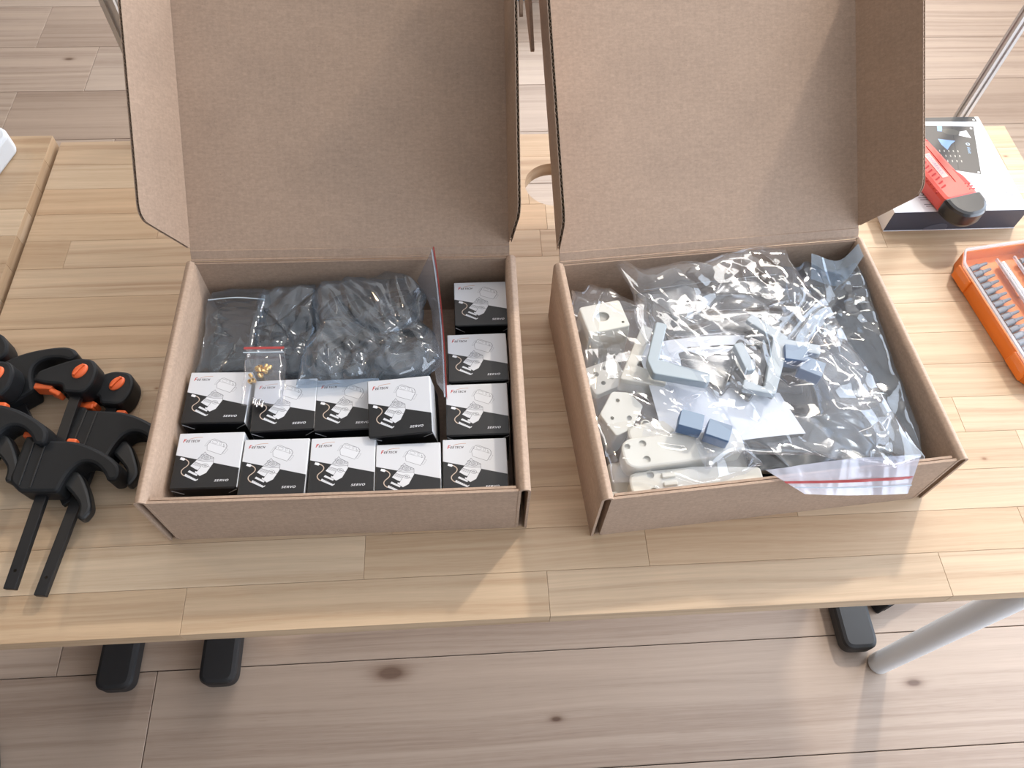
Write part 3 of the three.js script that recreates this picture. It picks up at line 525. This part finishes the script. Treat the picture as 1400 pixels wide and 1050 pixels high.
// ---------------------------------------------------------------- right box: printed parts in bags
{
  const y = TH; const TURN = 4.2 * D2R;
  // tall block with a hole
  const blk = thing('printed_block', 'white printed block with a round hole, at the back left of the right box', 'printed part', [0.150, y + 0.012, -0.496], 0.2); blk.rotation.order = 'YXZ'; blk.rotation.x = -0.04; blk.scale.set(1.08, 1, 0.95);
  mesh('block_body', merge([flat([[-0.022, -0.02], [0.022, -0.02], [0.022, 0.02], [-0.022, 0.02]], 0.072, 0.009, { r: 0.004, bevel: 0.0015, holes: [[-0.002, 0.0, 0.0085], [0.016, 0.013, 0.003]], seg: 12 }), rbox(0.0438, 0.074, 0.004, 0.0015, 0, 0.037, 0.018), rbox(0.004, 0.074, 0.04, 0.0015, -0.02, 0.037, 0), rbox(0.004, 0.074, 0.04, 0.0015, 0.02, 0.037, 0)]), pla, blk);
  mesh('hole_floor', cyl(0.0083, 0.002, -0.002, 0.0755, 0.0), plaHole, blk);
  // angled bracket
  const br = thing('printed_bracket', 'white angled printed bracket beside the block', 'printed part', [0, y + 0.06, 0]);
  mesh('bracket_arm', flat(stroke([[0.198, -0.49], [0.179, -0.452], [0.168, -0.432], [0.207, -0.418]], 0.013), 0, 0.024, { r: 0.003, bevel: 0.001 }), pla, br);
  // motor holder with holes
  const mh = thing('motor_holder', 'white printed motor holder with small holes near the left wall', 'printed part', [0.152, y + 0.012, -0.394], 0.1); mh.rotation.order = 'YXZ'; mh.rotation.x = 0.12; mh.rotation.z = -0.05;
  mesh('holder_plate', flat([[-0.006, -0.024], [0.012, -0.021], [0.024, -0.004], [0.006, 0.02], [-0.012, 0.026], [-0.024, 0.0]], 0.052, 0.016, { r: 0.003, bevel: 0.001, holes: [[-0.002, -0.013, 0.0032], [0.006, 0.008, 0.0038], [-0.012, 0.006, 0.003]], seg: 10 }), pla, mh);
  mesh('holder_body', flat([[-0.006, -0.024], [0.012, -0.021], [0.024, -0.004], [0.006, 0.02], [-0.012, 0.026], [-0.024, 0.0]], 0, 0.0645, { r: 0.003, bevel: 0.001 }), pla, mh);
  // plate leaning along the left wall
  const wp = thing('printed_plate', 'white printed plate leaning along the left wall of the right box', 'printed part', [0.127, y + 0.006, -0.405], 0.12); wp.rotation.order = 'YXZ'; wp.rotation.z = 0.12;
  mesh('plate', flat([[-0.007, -0.05], [0.004, -0.045], [0.008, 0.05], [-0.006, 0.055]], 0, 0.055, { r: 0.003, bevel: 0.001 }), pla, wp);
  const hp = thing('hinge_plate', 'white printed plate with a cluster of holes, below the block', 'printed part', [0.148, y + 0.02, -0.443], 0.3);
  mesh('plate', flat([[-0.022, -0.016], [0.02, -0.018], [0.022, 0.016], [-0.02, 0.02]], 0.03, 0.01, { r: 0.005, bevel: 0.001, holes: [[-0.009, -0.005, 0.0042], [0.003, -0.009, 0.0036], [0.006, 0.004, 0.0042], [-0.006, 0.008, 0.0036]], seg: 10 }), pla, hp);
  mesh('plate_foot', rbox(0.03, 0.032, 0.006, 0.002, 0, 0.015, 0), pla, hp);
  // long rounded links with four holes at the end
  const link = (lab, x, z, turn, L, w, y0, clip) => {
    const t = thing('printed_link', lab, 'printed part', [x, y + y0, z], turn);
    const rr = w / 2; const pts = [[0, -rr, rr * 0.9], [L * 0.55, -rr * 0.95], [L, -rr * 0.35, 0.004], [L, rr * 0.75, 0.004], [L * 0.5, rr], [0, rr, rr * 0.9]].map((p) => [p[0] - 0.0, p[1], p[2] ?? 0.01]);
    const hs = [[0.0065, -0.0078, 0.0052], [0.006, 0.0078, 0.0052], [0.0225, -0.0088, 0.006], [0.0225, 0.0088, 0.006]];
    mesh('link_top', flat(pts, 0.0205, 0.0055, { r: 0.01, bevel: 0.0022, holes: hs, seg: 12 }), pla, t);
    mesh('link_body', flat(pts.map((p) => [p[0] * 0.985 + 0.001, p[1] * 0.95, p[2]]), 0, 0.0236, { r: 0.01, bevel: 0.001, seg: 12 }), pla, t);
    if (clip) mesh('link_clip', merge([rbox(0.014, 0.004, 0.005, 0.0012, 0.04, 0.0268, -0.006), rbox(0.014, 0.004, 0.005, 0.0012, 0.04, 0.0268, 0.003)]), pla, t);
    return t;
  };
  link('long white rounded link with four holes, second from the front wall', 0.149, -0.334, TURN + 0.03, 0.125, 0.034, 0.060, false);
  link('long white rounded link with a double clip, along the front wall', 0.1535, -0.3035, TURN, 0.135, 0.028, 0.052, true);
  link('short white link mostly hidden behind the second long link', 0.160, -0.357, TURN + 0.2, 0.06, 0.022, 0.052, false);
  const lower = thing('printed_rail', 'white printed rail lying under the long links at the front corner', 'printed part', [0.214, y + 0.004, -0.322], TURN);
  mesh('rail', merge([rbox(0.15, 0.05, 0.05, 0.006, 0, 0.025, 0), rbox(0.012, 0.06, 0.012, 0.002, -0.078, 0.03, 0.018)]), pla, lower);

  // printed sheet
  const paperTex = canvasTex(512, 512, (g, w, h) => { g.fillStyle = '#e6e9ec'; g.fillRect(0, 0, w, h); g.fillStyle = '#33363a'; g.font = '15px sans-serif'; for (let i = 0; i < 6; i++) { g.fillRect(26, 70 + i * 26, 0, 0); } g.fillText('10+1  6x', 30, 96); g.fillText('4x  10x', 30, 130); g.fillText('2x', 30, 160); g.fillText('0.5x', 110, 120); });
  const pg = (() => { const nu = 30, nv = 30, g = new THREE.PlaneGeometry(1, 1, nu, nv), p = g.attributes.position; const C = [[0.182, -0.468], [0.31, -0.475], [0.342, -0.352], [0.198, -0.338]]; for (let i = 0; i < p.count; i++) { const u = p.getX(i) + 0.5, v = 0.5 - p.getY(i); const x = C[0][0] * (1 - u) * (1 - v) + C[1][0] * u * (1 - v) + C[2][0] * u * v + C[3][0] * (1 - u) * v, z = C[0][1] * (1 - u) * (1 - v) + C[1][1] * u * (1 - v) + C[2][1] * u * v + C[3][1] * (1 - u) * v; p.setXYZ(i, x, y + 0.079 + 0.006 * Math.sin(u * 3.1) + 0.003 * Math.sin(v * 5 + u * 2), z); } g.computeVertexNormals(); return g; })();
  tag(mesh('printed_sheet', pg, M({ map: paperTex, roughness: 0.8, side: THREE.DoubleSide })), 'white printed paper sheet under the grey frames in the right box', 'paper sheet');
  // grey frames
  const frame = (lab, path, w, y0, h) => { const t = thing('printed_gripper', lab, 'printed part', [0, y + y0, 0]); mesh('frame', flat(stroke(path, w), 0, h, { r: 0.003, bevel: 0.001 }), greyPrint, t); return t; };
  frame('pale grey printed L shaped frame on the left of the paper sheet', [[0.207, -0.478], [0.190, -0.43], [0.192, -0.423], [0.246, -0.406]], 0.012, 0.0955, 0.012);
  frame('pale grey square printed frame at the centre of the right box', [[0.372, -0.438], [0.331, -0.449], [0.306, -0.390], [0.280, -0.400]], 0.0125, 0.097, 0.008);
  frame('pale grey printed bar crossing behind the square frame', [[0.305, -0.485], [0.338, -0.452]], 0.012, 0.098, 0.006);
  frame('pale grey printed bar standing between the two frames', [[0.285, -0.45], [0.292, -0.415]], 0.011, 0.097, 0.009);
  const padGeo = rbox(0.024, 0.017, 0.019, 0.0015, 0, 0.0085, 0);
  const pad = (lab, x, z, turn, y0) => { const t = thing('foam_block', lab, 'foam block', [x, y + y0, z], turn, undefined); mesh('foam', padGeo, bluePad, t); mesh('adhesive_face', rbox(0.0232, 0.0006, 0.0182, 0.0002, 0, 0.0172, 0), M({ color: new THREE.Color().setRGB(0.24, 0.31, 0.40), roughness: 0.6 }), t); return t; };
  pad('blue block at the front of the paper sheet, left of the pair', 0.219, -0.360, -0.35, 0.088);
  pad('blue block at the front of the paper sheet, right of the pair', 0.2445, -0.3475, -0.42, 0.088);
  pad('blue block inside the corner of the square grey frame', 0.343, -0.433, -0.2, 0.092);
  pad('blue block at the right end of the square grey frame', 0.357, -0.417, -0.5, 0.09);
  // dark contents on the right
  const dk = (lab, x, z, turn, w, h, d, y0) => { const t = thing('motor_module', lab, 'module', [x, y + y0, z], turn); mesh('module_body', rbox(w, h, d, 0.004, 0, h / 2, 0, 3), blackPlastic, t); mesh('module_cap', rbox(w * 0.7, 0.006, d * 0.7, 0.002, 0, h + 0.002, 0), M({ color: 0x22282e, roughness: 0.4 }), t); mesh('module_connector', rbox(w * 0.3, 0.006, 0.008, 0.001, w * 0.2, h * 0.7, d / 2 + 0.002), M({ color: 0x8a8f94, roughness: 0.5 }), t); return t; };
  dk('dark module at the back middle of the right box', 0.27, -0.53, 0.1, 0.09, 0.06, 0.07, 0.004);
  dk('dark module at the back right of the right box', 0.375, -0.525, -0.2, 0.08, 0.062, 0.075, 0.004);
  dk('dark module against the right wall', 0.412, -0.43, 0.3, 0.07, 0.058, 0.08, 0.004);
  dk('dark module under the square grey frame', 0.33, -0.43, -0.1, 0.075, 0.07, 0.075, 0.004);
  dk('dark module at the front right of the right box', 0.395, -0.345, 0.2, 0.09, 0.05, 0.06, 0.004);
  dk('dark module at the front middle of the right box', 0.315, -0.34, -0.1, 0.06, 0.056, 0.06, 0.004);

  // metallised bags with the driver boards
  const silver = M({ color: new THREE.Color().setRGB(0.15, 0.152, 0.15), roughness: 0.24, metalness: 0.9 });
  for (const [lab, c, sd] of [['crumpled silver antistatic bag at the back of the right box', [[0.196, y + 0.072, -0.552], [0.368, y + 0.074, -0.568], [0.378, y + 0.076, -0.47], [0.222, y + 0.078, -0.448]], 611], ['silver antistatic bag at the front right, behind the front wall', [[0.288, y + 0.068, -0.375], [0.405, y + 0.07, -0.385], [0.415, y + 0.07, -0.318], [0.282, y + 0.066, -0.312]], 631], ['small silver antistatic bag between the two grey frames', [[0.228, y + 0.085, -0.462], [0.335, y + 0.084, -0.462], [0.315, y + 0.086, -0.388], [0.232, y + 0.087, -0.410]], 641]]) {
    const t = thing('antistatic_bag', lab, 'antistatic bag'); mesh('foil', bagGeo(c, { nu: 90, nv: 90, puff: sd === 641 ? 0.003 : 0.006, low: 0.002, amp: sd === 641 ? 0.004 : 0.012, sd, wave: 0.008, f0: 9, f1: 34 }), silver, t);
    mesh('foil_seam', tube([[c[0][0] + 0.006, c[0][1] + 0.008, c[0][2] + 0.008], [(c[0][0] + c[1][0]) / 2, c[0][1] + 0.01, (c[0][2] + c[1][2]) / 2 + 0.008], [c[1][0] - 0.006, c[1][1] + 0.008, c[1][2] + 0.008]], 0.0008, 24), silver, t);
  }

  // the large zip bag over everything
  const big = thing('zip_bag', 'large glossy clear zip bag spread over the right box, red zip hanging out in front', 'zip bag');
  mesh('film', bagGeo([[0.166, y + 0.094, -0.566], [0.374, y + 0.1, -0.588], [0.437, y + 0.104, -0.300], [0.232, y + 0.09, -0.322]], { nu: 200, nv: 220, puff: 0.014, low: 0.004, amp: 0.021, sd: 501, wave: 0.012, f0: 7, f1: 34 }), filmClear, big);
  mesh('film_mouth', ribbon([[0.283, y + 0.1005, -0.304], [0.36, y + 0.104, -0.310], [0.439, y + 0.105, -0.312]], [[0.318, y + 0.094, -0.280], [0.372, y + 0.083, -0.281], [0.431, y + 0.074, -0.284]], 20, 0.0025, 511), film(0.14, 1.6, 0.72, [0.9, 0.9, 0.96]), big);
  mesh('zip_strip', ribbon([[0.298, y + 0.100, -0.2915], [0.366, y + 0.0945, -0.2925], [0.4345, y + 0.0880, -0.2965]], [[0.3005, y + 0.0985, -0.290], [0.367, y + 0.092, -0.291], [0.434, y + 0.0855, -0.2945]], 3, 0.0008, 512), zipRed, big);
  mesh('zip_seam', ribbon([[0.308, y + 0.0985, -0.286], [0.369, y + 0.0905, -0.2865], [0.433, y + 0.083, -0.2895]], [[0.309, y + 0.0975, -0.2855], [0.3695, y + 0.0895, -0.286], [0.4328, y + 0.082, -0.289]], 2, 0.0006, 513), zipPale, big);
  const bagL = thing('clear_bag', 'clear bag around the white block, bunched up against the left wall', 'plastic bag');
  mesh('film', bagGeo([[0.112, y + 0.085, -0.547], [0.19, y + 0.08, -0.53], [0.285, y + 0.084, -0.312], [0.14, y + 0.078, -0.30]], { nu: 150, nv: 200, puff: 0.013, low: 0.004, amp: 0.013, sd: 521, wave: 0.008, f0: 8, f1: 45 }), filmClear, bagL);
  const bagR = thing('clear_bag', 'smoky clear bag around the dark modules along the right wall', 'plastic bag');
  mesh('film', bagGeo([[0.37, y + 0.085, -0.575], [0.455, y + 0.088, -0.565], [0.465, y + 0.072, -0.32], [0.37, y + 0.07, -0.325]], { nu: 110, nv: 160, puff: 0.012, low: 0.004, amp: 0.013, sd: 541, wave: 0.008, f0: 7, f1: 40 }), filmDark, bagR);
  mesh('bag_tip', ribbon([[0.40, y + 0.1, -0.575], [0.43, y + 0.098, -0.565], [0.452, y + 0.112, -0.578]], [[0.395, y + 0.09, -0.545], [0.425, y + 0.09, -0.535], [0.455, y + 0.108, -0.562]], 10, 0.003, 551), film(0.1, 1.7, 0.9, [0.78, 0.87, 0.95]), bagR);
}

// ---------------------------------------------------------------- quick clamps on the left
const clampHead = flat([[0.02, -0.008], [0.012, -0.02], [-0.006, -0.021], [-0.03, -0.01], [-0.044, -0.002, 0.004], [-0.046, 0.01, 0.003], [-0.03, 0.013], [-0.012, 0.013], [-0.01, 0.022], [0.013, 0.022], [0.02, 0.01]], 0.0, 0.026, { r: 0.006, bevel: 0.003, seg: 6 });
const clampPad = merge([rbox(0.02, 0.016, 0.0075, 0.002, -0.036, 0.013, 0.0135), place(rbox(0.014, 0.014, 0.006, 0.002), -0.022, 0.013, 0.019, 0, -0.4, 0)]);
const clampButton = merge([new THREE.SphereGeometry(0.0085, 20, 10).scale(0.85, 0.42, 1.15).rotateY(-0.5).translate(0.002, 0.026, -0.004), place(rbox(0.003, 0.004, 0.016, 0.001), 0.002, 0.0292, -0.004, 0, -0.5)]);
const clampBody = flat([[-0.030, -0.03, 0.004], [-0.022, -0.03], [-0.02, -0.026], [0.02, -0.027], [0.04, -0.0225, 0.02], [0.066, -0.0105, 0.02], [0.078, 0.000, 0.008], [0.079, 0.014, 0.006], [0.068, 0.016, 0.005], [0.062, 0.006, 0.008], [0.048, -0.004, 0.015], [0.034, -0.003, 0.012], [0.026, 0.010, 0.01], [0.022, 0.030, 0.004], [-0.016, 0.032, 0.004], [-0.031, 0.021, 0.008]], 0.0, 0.028, { r: 0.006, bevel: 0.0035, seg: 6 });
const clampRib = merge([rbox(0.0016, 0.0012, 0.05, 0.0005, -0.006, 0.0284, 0.002), rbox(0.0016, 0.0012, 0.05, 0.0005, -0.018, 0.0284, 0.0)]);
const clampTrigger = flat([[0.024, 0.002, 0.004], [0.036, 0.006, 0.01], [0.05, 0.026, 0.012], [0.058, 0.044, 0.006], [0.052, 0.056, 0.004], [0.045, 0.054, 0.004], [0.045, 0.040, 0.008], [0.03, 0.026, 0.01], [0.02, 0.02, 0.004]], 0.007, 0.014, { r: 0.006, bevel: 0.003, seg: 6 });
const clampRelease = rbox(0.011, 0.01, 0.008, 0.0025, 0.014, 0.015, -0.029);
const clampBodyPad = rbox(0.02, 0.016, 0.007, 0.002, -0.028, 0.013, -0.0345);
const clampBar = (() => { const s = flat([[-0.0058, -0.012], [0.0058, -0.012], [0.0058, 0.232], [-0.0058, 0.232]], 0.010, 0.006, { r: 0.001, bevel: 0.0006, holes: [[0, 0.214, 0.0022], [0, 0.0, 0.002]], seg: 10 }); return s; })();
const barSteel = M({ color: new THREE.Color().setRGB(0.018, 0.018, 0.019), roughness: 0.35, metalness: 0.4 });
function clamp(label, x, z, turn, slide, y = TH + 0.0005, tilt = 0, roll = 0) {
  const t = thing('bar_clamp', label, 'clamp', [x, y, z], turn, undefined); t.rotation.order = 'YXZ'; t.rotation.x = tilt; t.rotation.z = roll;
  mesh('bar', clampBar, barSteel, t); mesh('jaw_head', clampHead, blackPlastic, t); mesh('jaw_pad', clampPad, orange, t); mesh('lock_button', clampButton, orange, t);
  const slideBy = (o) => { o.position.z = slide; return o; };
  slideBy(mesh('sliding_body', clampBody, blackPlastic, t)); slideBy(mesh('body_rib', clampRib, blackSatin, t)); slideBy(mesh('trigger', clampTrigger, blackSatin, t)); slideBy(mesh('release_button', clampRelease, orange, t)); slideBy(mesh('jaw_pad', clampBodyPad, orange, t));
  return t;
}
clamp('black bar clamp lying nearest the viewer, handle pointing at the left box', -0.4305, -0.478, -5.5 * D2R, 0.106, TH + 0.02, 0.055);
clamp('black bar clamp half hidden behind the left wall of the left box', -0.3975, -0.471, -7 * D2R, 0.058, TH + 0.001);
clamp('black bar clamp cut off by the left edge, in the middle of the pile', -0.512, -0.472, -6 * D2R, 0.058, TH + 0.031, 0.11);
clamp('black bar clamp farthest back in the pile, handle curving up to the right', -0.551, -0.530, 34 * D2R, 0.058, TH + 0.0005);

// ---------------------------------------------------------------- tool kit carton with the cutter on it
{
  const kitTex = canvasTex(740, 736, (g, w, h) => {
    g.fillStyle = '#d6d8db'; g.fillRect(0, 0, w, h);
    const q = (x, z) => [(x - 0.567) / 0.185 * w, (z + 0.879) / 0.184 * h]; const poly = (pts, c) => { g.fillStyle = c; g.beginPath(); pts.forEach((p, i) => (i ? g.lineTo(...q(...p)) : g.moveTo(...q(...p)))); g.closePath(); g.fill(); };
    poly([[0.58, -0.884], [0.745, -0.882], [0.746, -0.868], [0.58, -0.872]], '#3d3c3a');
    poly([[0.57, -0.868], [0.7365, -0.858], [0.7115, -0.762], [0.56, -0.80]], '#45423f');
    poly([[0.704, -0.858], [0.7045, -0.855], [0.684, -0.772], [0.682, -0.773]], '#35332f');
    poly([[0.723, -0.850], [0.712, -0.848], [0.708, -0.840], [0.7245, -0.834]], '#d7d8da');
    poly([[0.6835, -0.862], [0.6905, -0.861], [0.687, -0.849], [0.680, -0.850]], '#86a8dd');
    g.fillStyle = '#59564f'; g.beginPath(); g.ellipse(...q(0.699, -0.848), 50, 26, 0.2, 0, 7); g.fill();
    poly([[0.675, -0.834], [0.699, -0.829], [0.69, -0.822], [0.681, -0.811], [0.676, -0.822]], '#86a8dd');
    g.strokeStyle = '#a9a79e'; g.lineWidth = 6; for (let r = 0; r < 3; r++) for (let i = 0; i < 6; i++) { const p = q(0.663 + i * 0.0065 - r * 0.001, -0.812 + r * 0.01 + i * 0.0004); g.beginPath(); g.moveTo(...p); g.lineTo(p[0] - 3, p[1] + 16); g.stroke(); }
    g.fillStyle = '#7fa6c8'; g.save(); g.translate(...q(0.7135, -0.818)); g.rotate(1.75); g.font = 'bold 22px sans-serif'; g.fillText('iFixit', 8, 8); g.restore(); g.strokeStyle = '#b8d2ea'; g.lineWidth = 5; g.beginPath(); g.arc(...q(0.7148, -0.822), 9, 0, 7); g.stroke();
    for (const p of [[0.7315, -0.854], [0.7095, -0.766], [0.742, -0.872]]) { g.fillStyle = '#e8e8e8'; g.beginPath(); g.arc(...q(...p), 7, 0, 7); g.fill(); }
    g.fillStyle = '#62646a'; g.font = '46px sans-serif'; g.textAlign = 'right'; g.fillText('ELECTRONICS', ...q(0.694, -0.7475)); g.textAlign = 'left';
    g.font = '20px sans-serif'; g.fillText('repair kit with 64 bits', ...q(0.655, -0.732));
    g.strokeStyle = '#62646a'; g.lineWidth = 3; for (const [x, z] of [[0.733, -0.7215], [0.733, -0.706]]) { const p = q(x, z); g.strokeRect(p[0], p[1] - 20, 48, 40); g.fillRect(p[0] + 12, p[1] - 4, 24, 4); g.fillRect(p[0] + 8, p[1] + 6, 30, 3); }
    for (const [x, z, c] of [[0.608, -0.721, 1], [0.630, -0.714, 1], [0.612, -0.709, 0], [0.632, -0.705, 0]]) { const p = q(x, z); g.fillRect(p[0], p[1], 52, 5); g.fillRect(p[0] + 6, p[1] + 14, 40, 5); if (c) { g.beginPath(); g.arc(p[0] + 26, p[1] - 26, 12, 0, 7); g.stroke(); } }
  });
  const W = 0.185, Dp = 0.184, H = 0.036; const t = thing('tool_kit_carton', 'white carton with a printed tool kit picture and dark blue front', 'carton', [0.6595, TH, -0.787]);
  const white = P({ color: new THREE.Color().setRGB(0.74, 0.75, 0.77), roughness: 0.45, clearcoat: 0.2 }), navy = P({ color: new THREE.Color().setRGB(0.03, 0.036, 0.06), roughness: 0.42, clearcoat: 0.3 });
  const topM = P({ map: kitTex, roughness: 0.45, clearcoat: 0.2 });
  const g = new RoundedBoxGeometry(W, H, Dp, 2, 0.001).translate(0, H / 2, 0);
  mesh('sleeve', g, [white, white, topM, white, navy, navy], t);
  mesh('front_edge', rbox(W, 0.0012, 0.0012, 0.0004, 0, 0.0008, Dp / 2), white, t);
  mesh('seal_sticker', new THREE.ExtrudeGeometry(outline([[-0.028, 0.001], [-0.02, 0.009], [-0.004, 0.014], [0.006, 0.010], [0.008, 0.001]], 0.004), { depth: 0.0003, bevelEnabled: false }).translate(-0.012, 0, Dp / 2), P({ color: new THREE.Color().setRGB(0.07, 0.08, 0.11), roughness: 0.3 }), t);

  // red cutter with a black end
  const c = thing('utility_knife', 'red utility knife with black end lying on the white carton', 'utility knife', [0.634, TH + H, -0.752], 14 * D2R);
  const red = P({ color: new THREE.Color().setRGB(0.70, 0.085, 0.06), roughness: 0.42, clearcoat: 0.2 }), redDark = M({ color: new THREE.Color().setRGB(0.5, 0.02, 0.015), roughness: 0.5 });
  mesh('handle', flat([[-0.017, -0.105, 0.01], [0.013, -0.105, 0.01], [0.021, -0.04, 0.03], [0.0225, 0.0, 0.03], [0.028, 0.058, 0.01], [-0.0245, 0.058, 0.01], [-0.026, 0.0, 0.03], [-0.021, -0.05, 0.03]], 0, 0.024, { r: 0.01, bevel: 0.006, seg: 8 }), red, c);
  mesh('end_cap', flat([[-0.0255, 0.053, 0.004], [0.029, 0.053, 0.004], [0.028, 0.074, 0.012], [0.014, 0.089, 0.018], [-0.012, 0.089, 0.018], [-0.0245, 0.074, 0.012]], 0.0003, 0.0252, { r: 0.01, bevel: 0.005, seg: 10 }), P({ color: new THREE.Color().setRGB(0.02, 0.02, 0.022), roughness: 0.3, clearcoat: 0.4 }), c);
  for (let i = 0; i < 8; i++) mesh('grip_rib', place(rbox(0.017, 0.003, 0.0024, 0.001), -0.018 + 0.001 * Math.sin(i), 0.0225, 0.035 - i * 0.0075, 0, 0.35, 0.35), redDark, c);
  for (let i = 0; i < 3; i++) mesh('grip_rib', place(rbox(0.011, 0.002, 0.0018, 0.0008), 0.0225, 0.0228, 0.046 - i * 0.005, 0, 0.05, -0.2), redDark, c);
  for (let i = 0; i < 6; i++) mesh('grip_rib', place(rbox(0.008, 0.002, 0.0016, 0.0006), 0.013, 0.0234, -0.05 - i * 0.007, 0, 0.1, -0.1), redDark, c);
  mesh('blade_slot', flat([[0.017, 0.006, 0.002], [0.024, 0.022], [0.0255, 0.04, 0.004], [0.018, 0.036, 0.004]], 0.0205, 0.0036, { r: 0.003, bevel: 0.0004 }), redDark, c);
  mesh('slider_line', rbox(0.001, 0.0008, 0.07, 0.0003, 0.0075, 0.0243, -0.005), redDark, c);
  const nameTex = canvasTex(256, 64, (g2, w, h) => { g2.fillStyle = '#e3a7a0'; g2.fillRect(0, 0, w, h); g2.fillStyle = '#9c8a98'; g2.font = 'bold 44px sans-serif'; g2.fillText('BOHMAXX', 10, 48); });
  const lab = mesh('name_plate', new THREE.BoxGeometry(0.046, 0.0006, 0.0095).rotateY(-Math.PI / 2).translate(-0.001, 0.0242, -0.004), M({ map: nameTex, roughness: 0.5 }), c);
}

// ---------------------------------------------------------------- orange bit case
{
  const W = 0.118, L = 0.205, H = 0.024; const t = thing('bit_case', 'orange case of screwdriver bits with a clear lid', 'bit case', [0.7045, TH, -0.541], 8 * D2R);
  const org = P({ color: new THREE.Color().setRGB(0.83, 0.20, 0.015), roughness: 0.42, clearcoat: 0.2 });
  const out = (k) => [[-W / 2 + k, -L / 2 + 0.022], [-W / 2 + 0.014, -L / 2 + k], [W / 2 - 0.014, -L / 2 + k], [W / 2 - k, -L / 2 + 0.022], [W / 2 - k, L / 2 - 0.022], [W / 2 - 0.014, L / 2 - k], [-W / 2 + 0.014, L / 2 - k], [-W / 2 + k, L / 2 - 0.022]];
  mesh('tray', merge([flat(out(0), 0.0005, 0.006, { r: 0.004, bevel: 0.001 }), (() => { const s = outline(out(0).map((p) => [p[0], -p[1]]), 0.004); s.holes.push(outline(out(0.0028).map((p) => [p[0], -p[1]]), 0.003, THREE.Path)); return new THREE.ExtrudeGeometry(s, { depth: H - 0.005, bevelEnabled: false, curveSegments: 6 }).rotateX(-Math.PI / 2).translate(0, 0.005, 0); })(), box(W - 0.006, 0.004, L - 0.03, 0, 0.009, 0)]), org, t);
  for (const z of [-0.068, 0.068]) mesh('tray_latch', rbox(0.0035, H - 0.004, 0.03, 0.0012, -W / 2 - 0.001, H / 2 + 0.001, z), org, t);
  const clear = P({ color: 0xffffff, transmission: 0.98, thickness: 0, roughness: 0.05, ior: 1.45, specularIntensity: 0.45, side: THREE.DoubleSide });
  mesh('clear_lid', merge([flat(out(0.0005), H + 0.001, 0.0022, { r: 0.004, bevel: 0.0007 }), (() => { const s = outline(out(-0.0006).map((p) => [p[0], -p[1]]), 0.004); s.holes.push(outline(out(0.0014).map((p) => [p[0], -p[1]]), 0.003, THREE.Path)); return new THREE.ExtrudeGeometry(s, { depth: 0.006, bevelEnabled: false, curveSegments: 6 }).rotateX(-Math.PI / 2).translate(0, H - 0.004, 0); })(), ]), clear, t);
  const rimM = P({ color: new THREE.Color().setRGB(0.85, 0.85, 0.87), transmission: 0.72, thickness: 0, roughness: 0.08, ior: 1.7 });
  mesh('lid_rim', (() => { const s = outline(out(-0.0008).map((p) => [p[0], -p[1]]), 0.004); s.holes.push(outline(out(0.0022).map((p) => [p[0], -p[1]]), 0.003, THREE.Path)); return new THREE.ExtrudeGeometry(s, { depth: 0.0016, bevelEnabled: true, bevelSize: 0.0006, bevelThickness: 0.0006, bevelOffset: -0.0006, bevelSegments: 2, curveSegments: 6 }).rotateX(-Math.PI / 2).translate(0, H + 0.0034, 0); })(), rimM, t);
  for (const x of [-0.0125, 0.0125]) mesh('lid_ridge', rbox(0.0032, 0.004, L * 0.78, 0.001, x, H + 0.004, 0), rimM, t);
  for (const z of [-0.068, 0.068]) mesh('lid_latch', rbox(0.004, 0.012, 0.024, 0.001, -W / 2 - 0.0035, H - 0.002, z), clear, t);
  mesh('holder_rail', merge([-0.047, -0.03, 0.03, 0.047].map((x) => box(0.004, 0.006, L - 0.055, x, 0.0125, -0.004))), org, t);
  // bits in two rows, and the extension rod between them: each lies in the case
  const hexBit = merge([new THREE.CylinderGeometry(0.0042, 0.0042, 0.013, 6).rotateZ(Math.PI / 2).translate(-0.0055, 0, 0), new THREE.CylinderGeometry(0.0028, 0.0042, 0.004, 12).rotateZ(-Math.PI / 2).translate(0.003, 0, 0), new THREE.CylinderGeometry(0.002, 0.0028, 0.012, 8).rotateZ(-Math.PI / 2).translate(0.0105, 0, 0)]);
  const bitM = M({ color: new THREE.Color().setRGB(0.14, 0.145, 0.165), roughness: 0.5, metalness: 0.3 });
  const R = new THREE.Matrix4().makeRotationY(8 * D2R).setPosition(0.7045, TH, -0.541);
  for (const [x0, grp, lab] of [[-0.0365, 'bits in the left row of the orange case', 'grey screwdriver bit in the left row of the orange case'], [0.0365, 'bits in the right row of the orange case', 'grey screwdriver bit in the right row of the orange case']])
    for (let i = 0; i < 16; i++) { const o = mesh('screwdriver_bit', hexBit, bitM); const v = new THREE.Vector3(x0, 0.0192, -0.078 + i * 0.0098).applyMatrix4(R); o.position.copy(v); o.rotation.y = 8 * D2R + (x0 < 0 ? 0.22 : 0.1); tag(o, lab, 'bit', grp); }
  const rod = tag(mesh('extension_rod', new THREE.LatheGeometry([[0, -0.075], [0.004, -0.075], [0.0052, -0.073], [0.0052, -0.03], [0.0062, -0.029], [0.0062, -0.022], [0.0045, -0.021], [0.0045, 0.06], [0.0062, 0.062], [0.0062, 0.075], [0, 0.075]].map((p) => new THREE.Vector2(...p)), 28).rotateX(Math.PI / 2), M({ color: new THREE.Color().setRGB(0.75, 0.76, 0.78), roughness: 0.12, metalness: 1 })), 'chrome extension rod along the middle of the orange case', 'extension rod');
  rod.position.copy(new THREE.Vector3(0, 0.0182, -0.004).applyMatrix4(R)); rod.rotation.y = 8 * D2R;
}

// ---------------------------------------------------------------- finish
scene.traverse((o) => { if (o.isMesh) { o.castShadow = true; o.receiveShadow = true; } if (o.isSpotLight) o.castShadow = true; });
renderer.render(scene, camera);
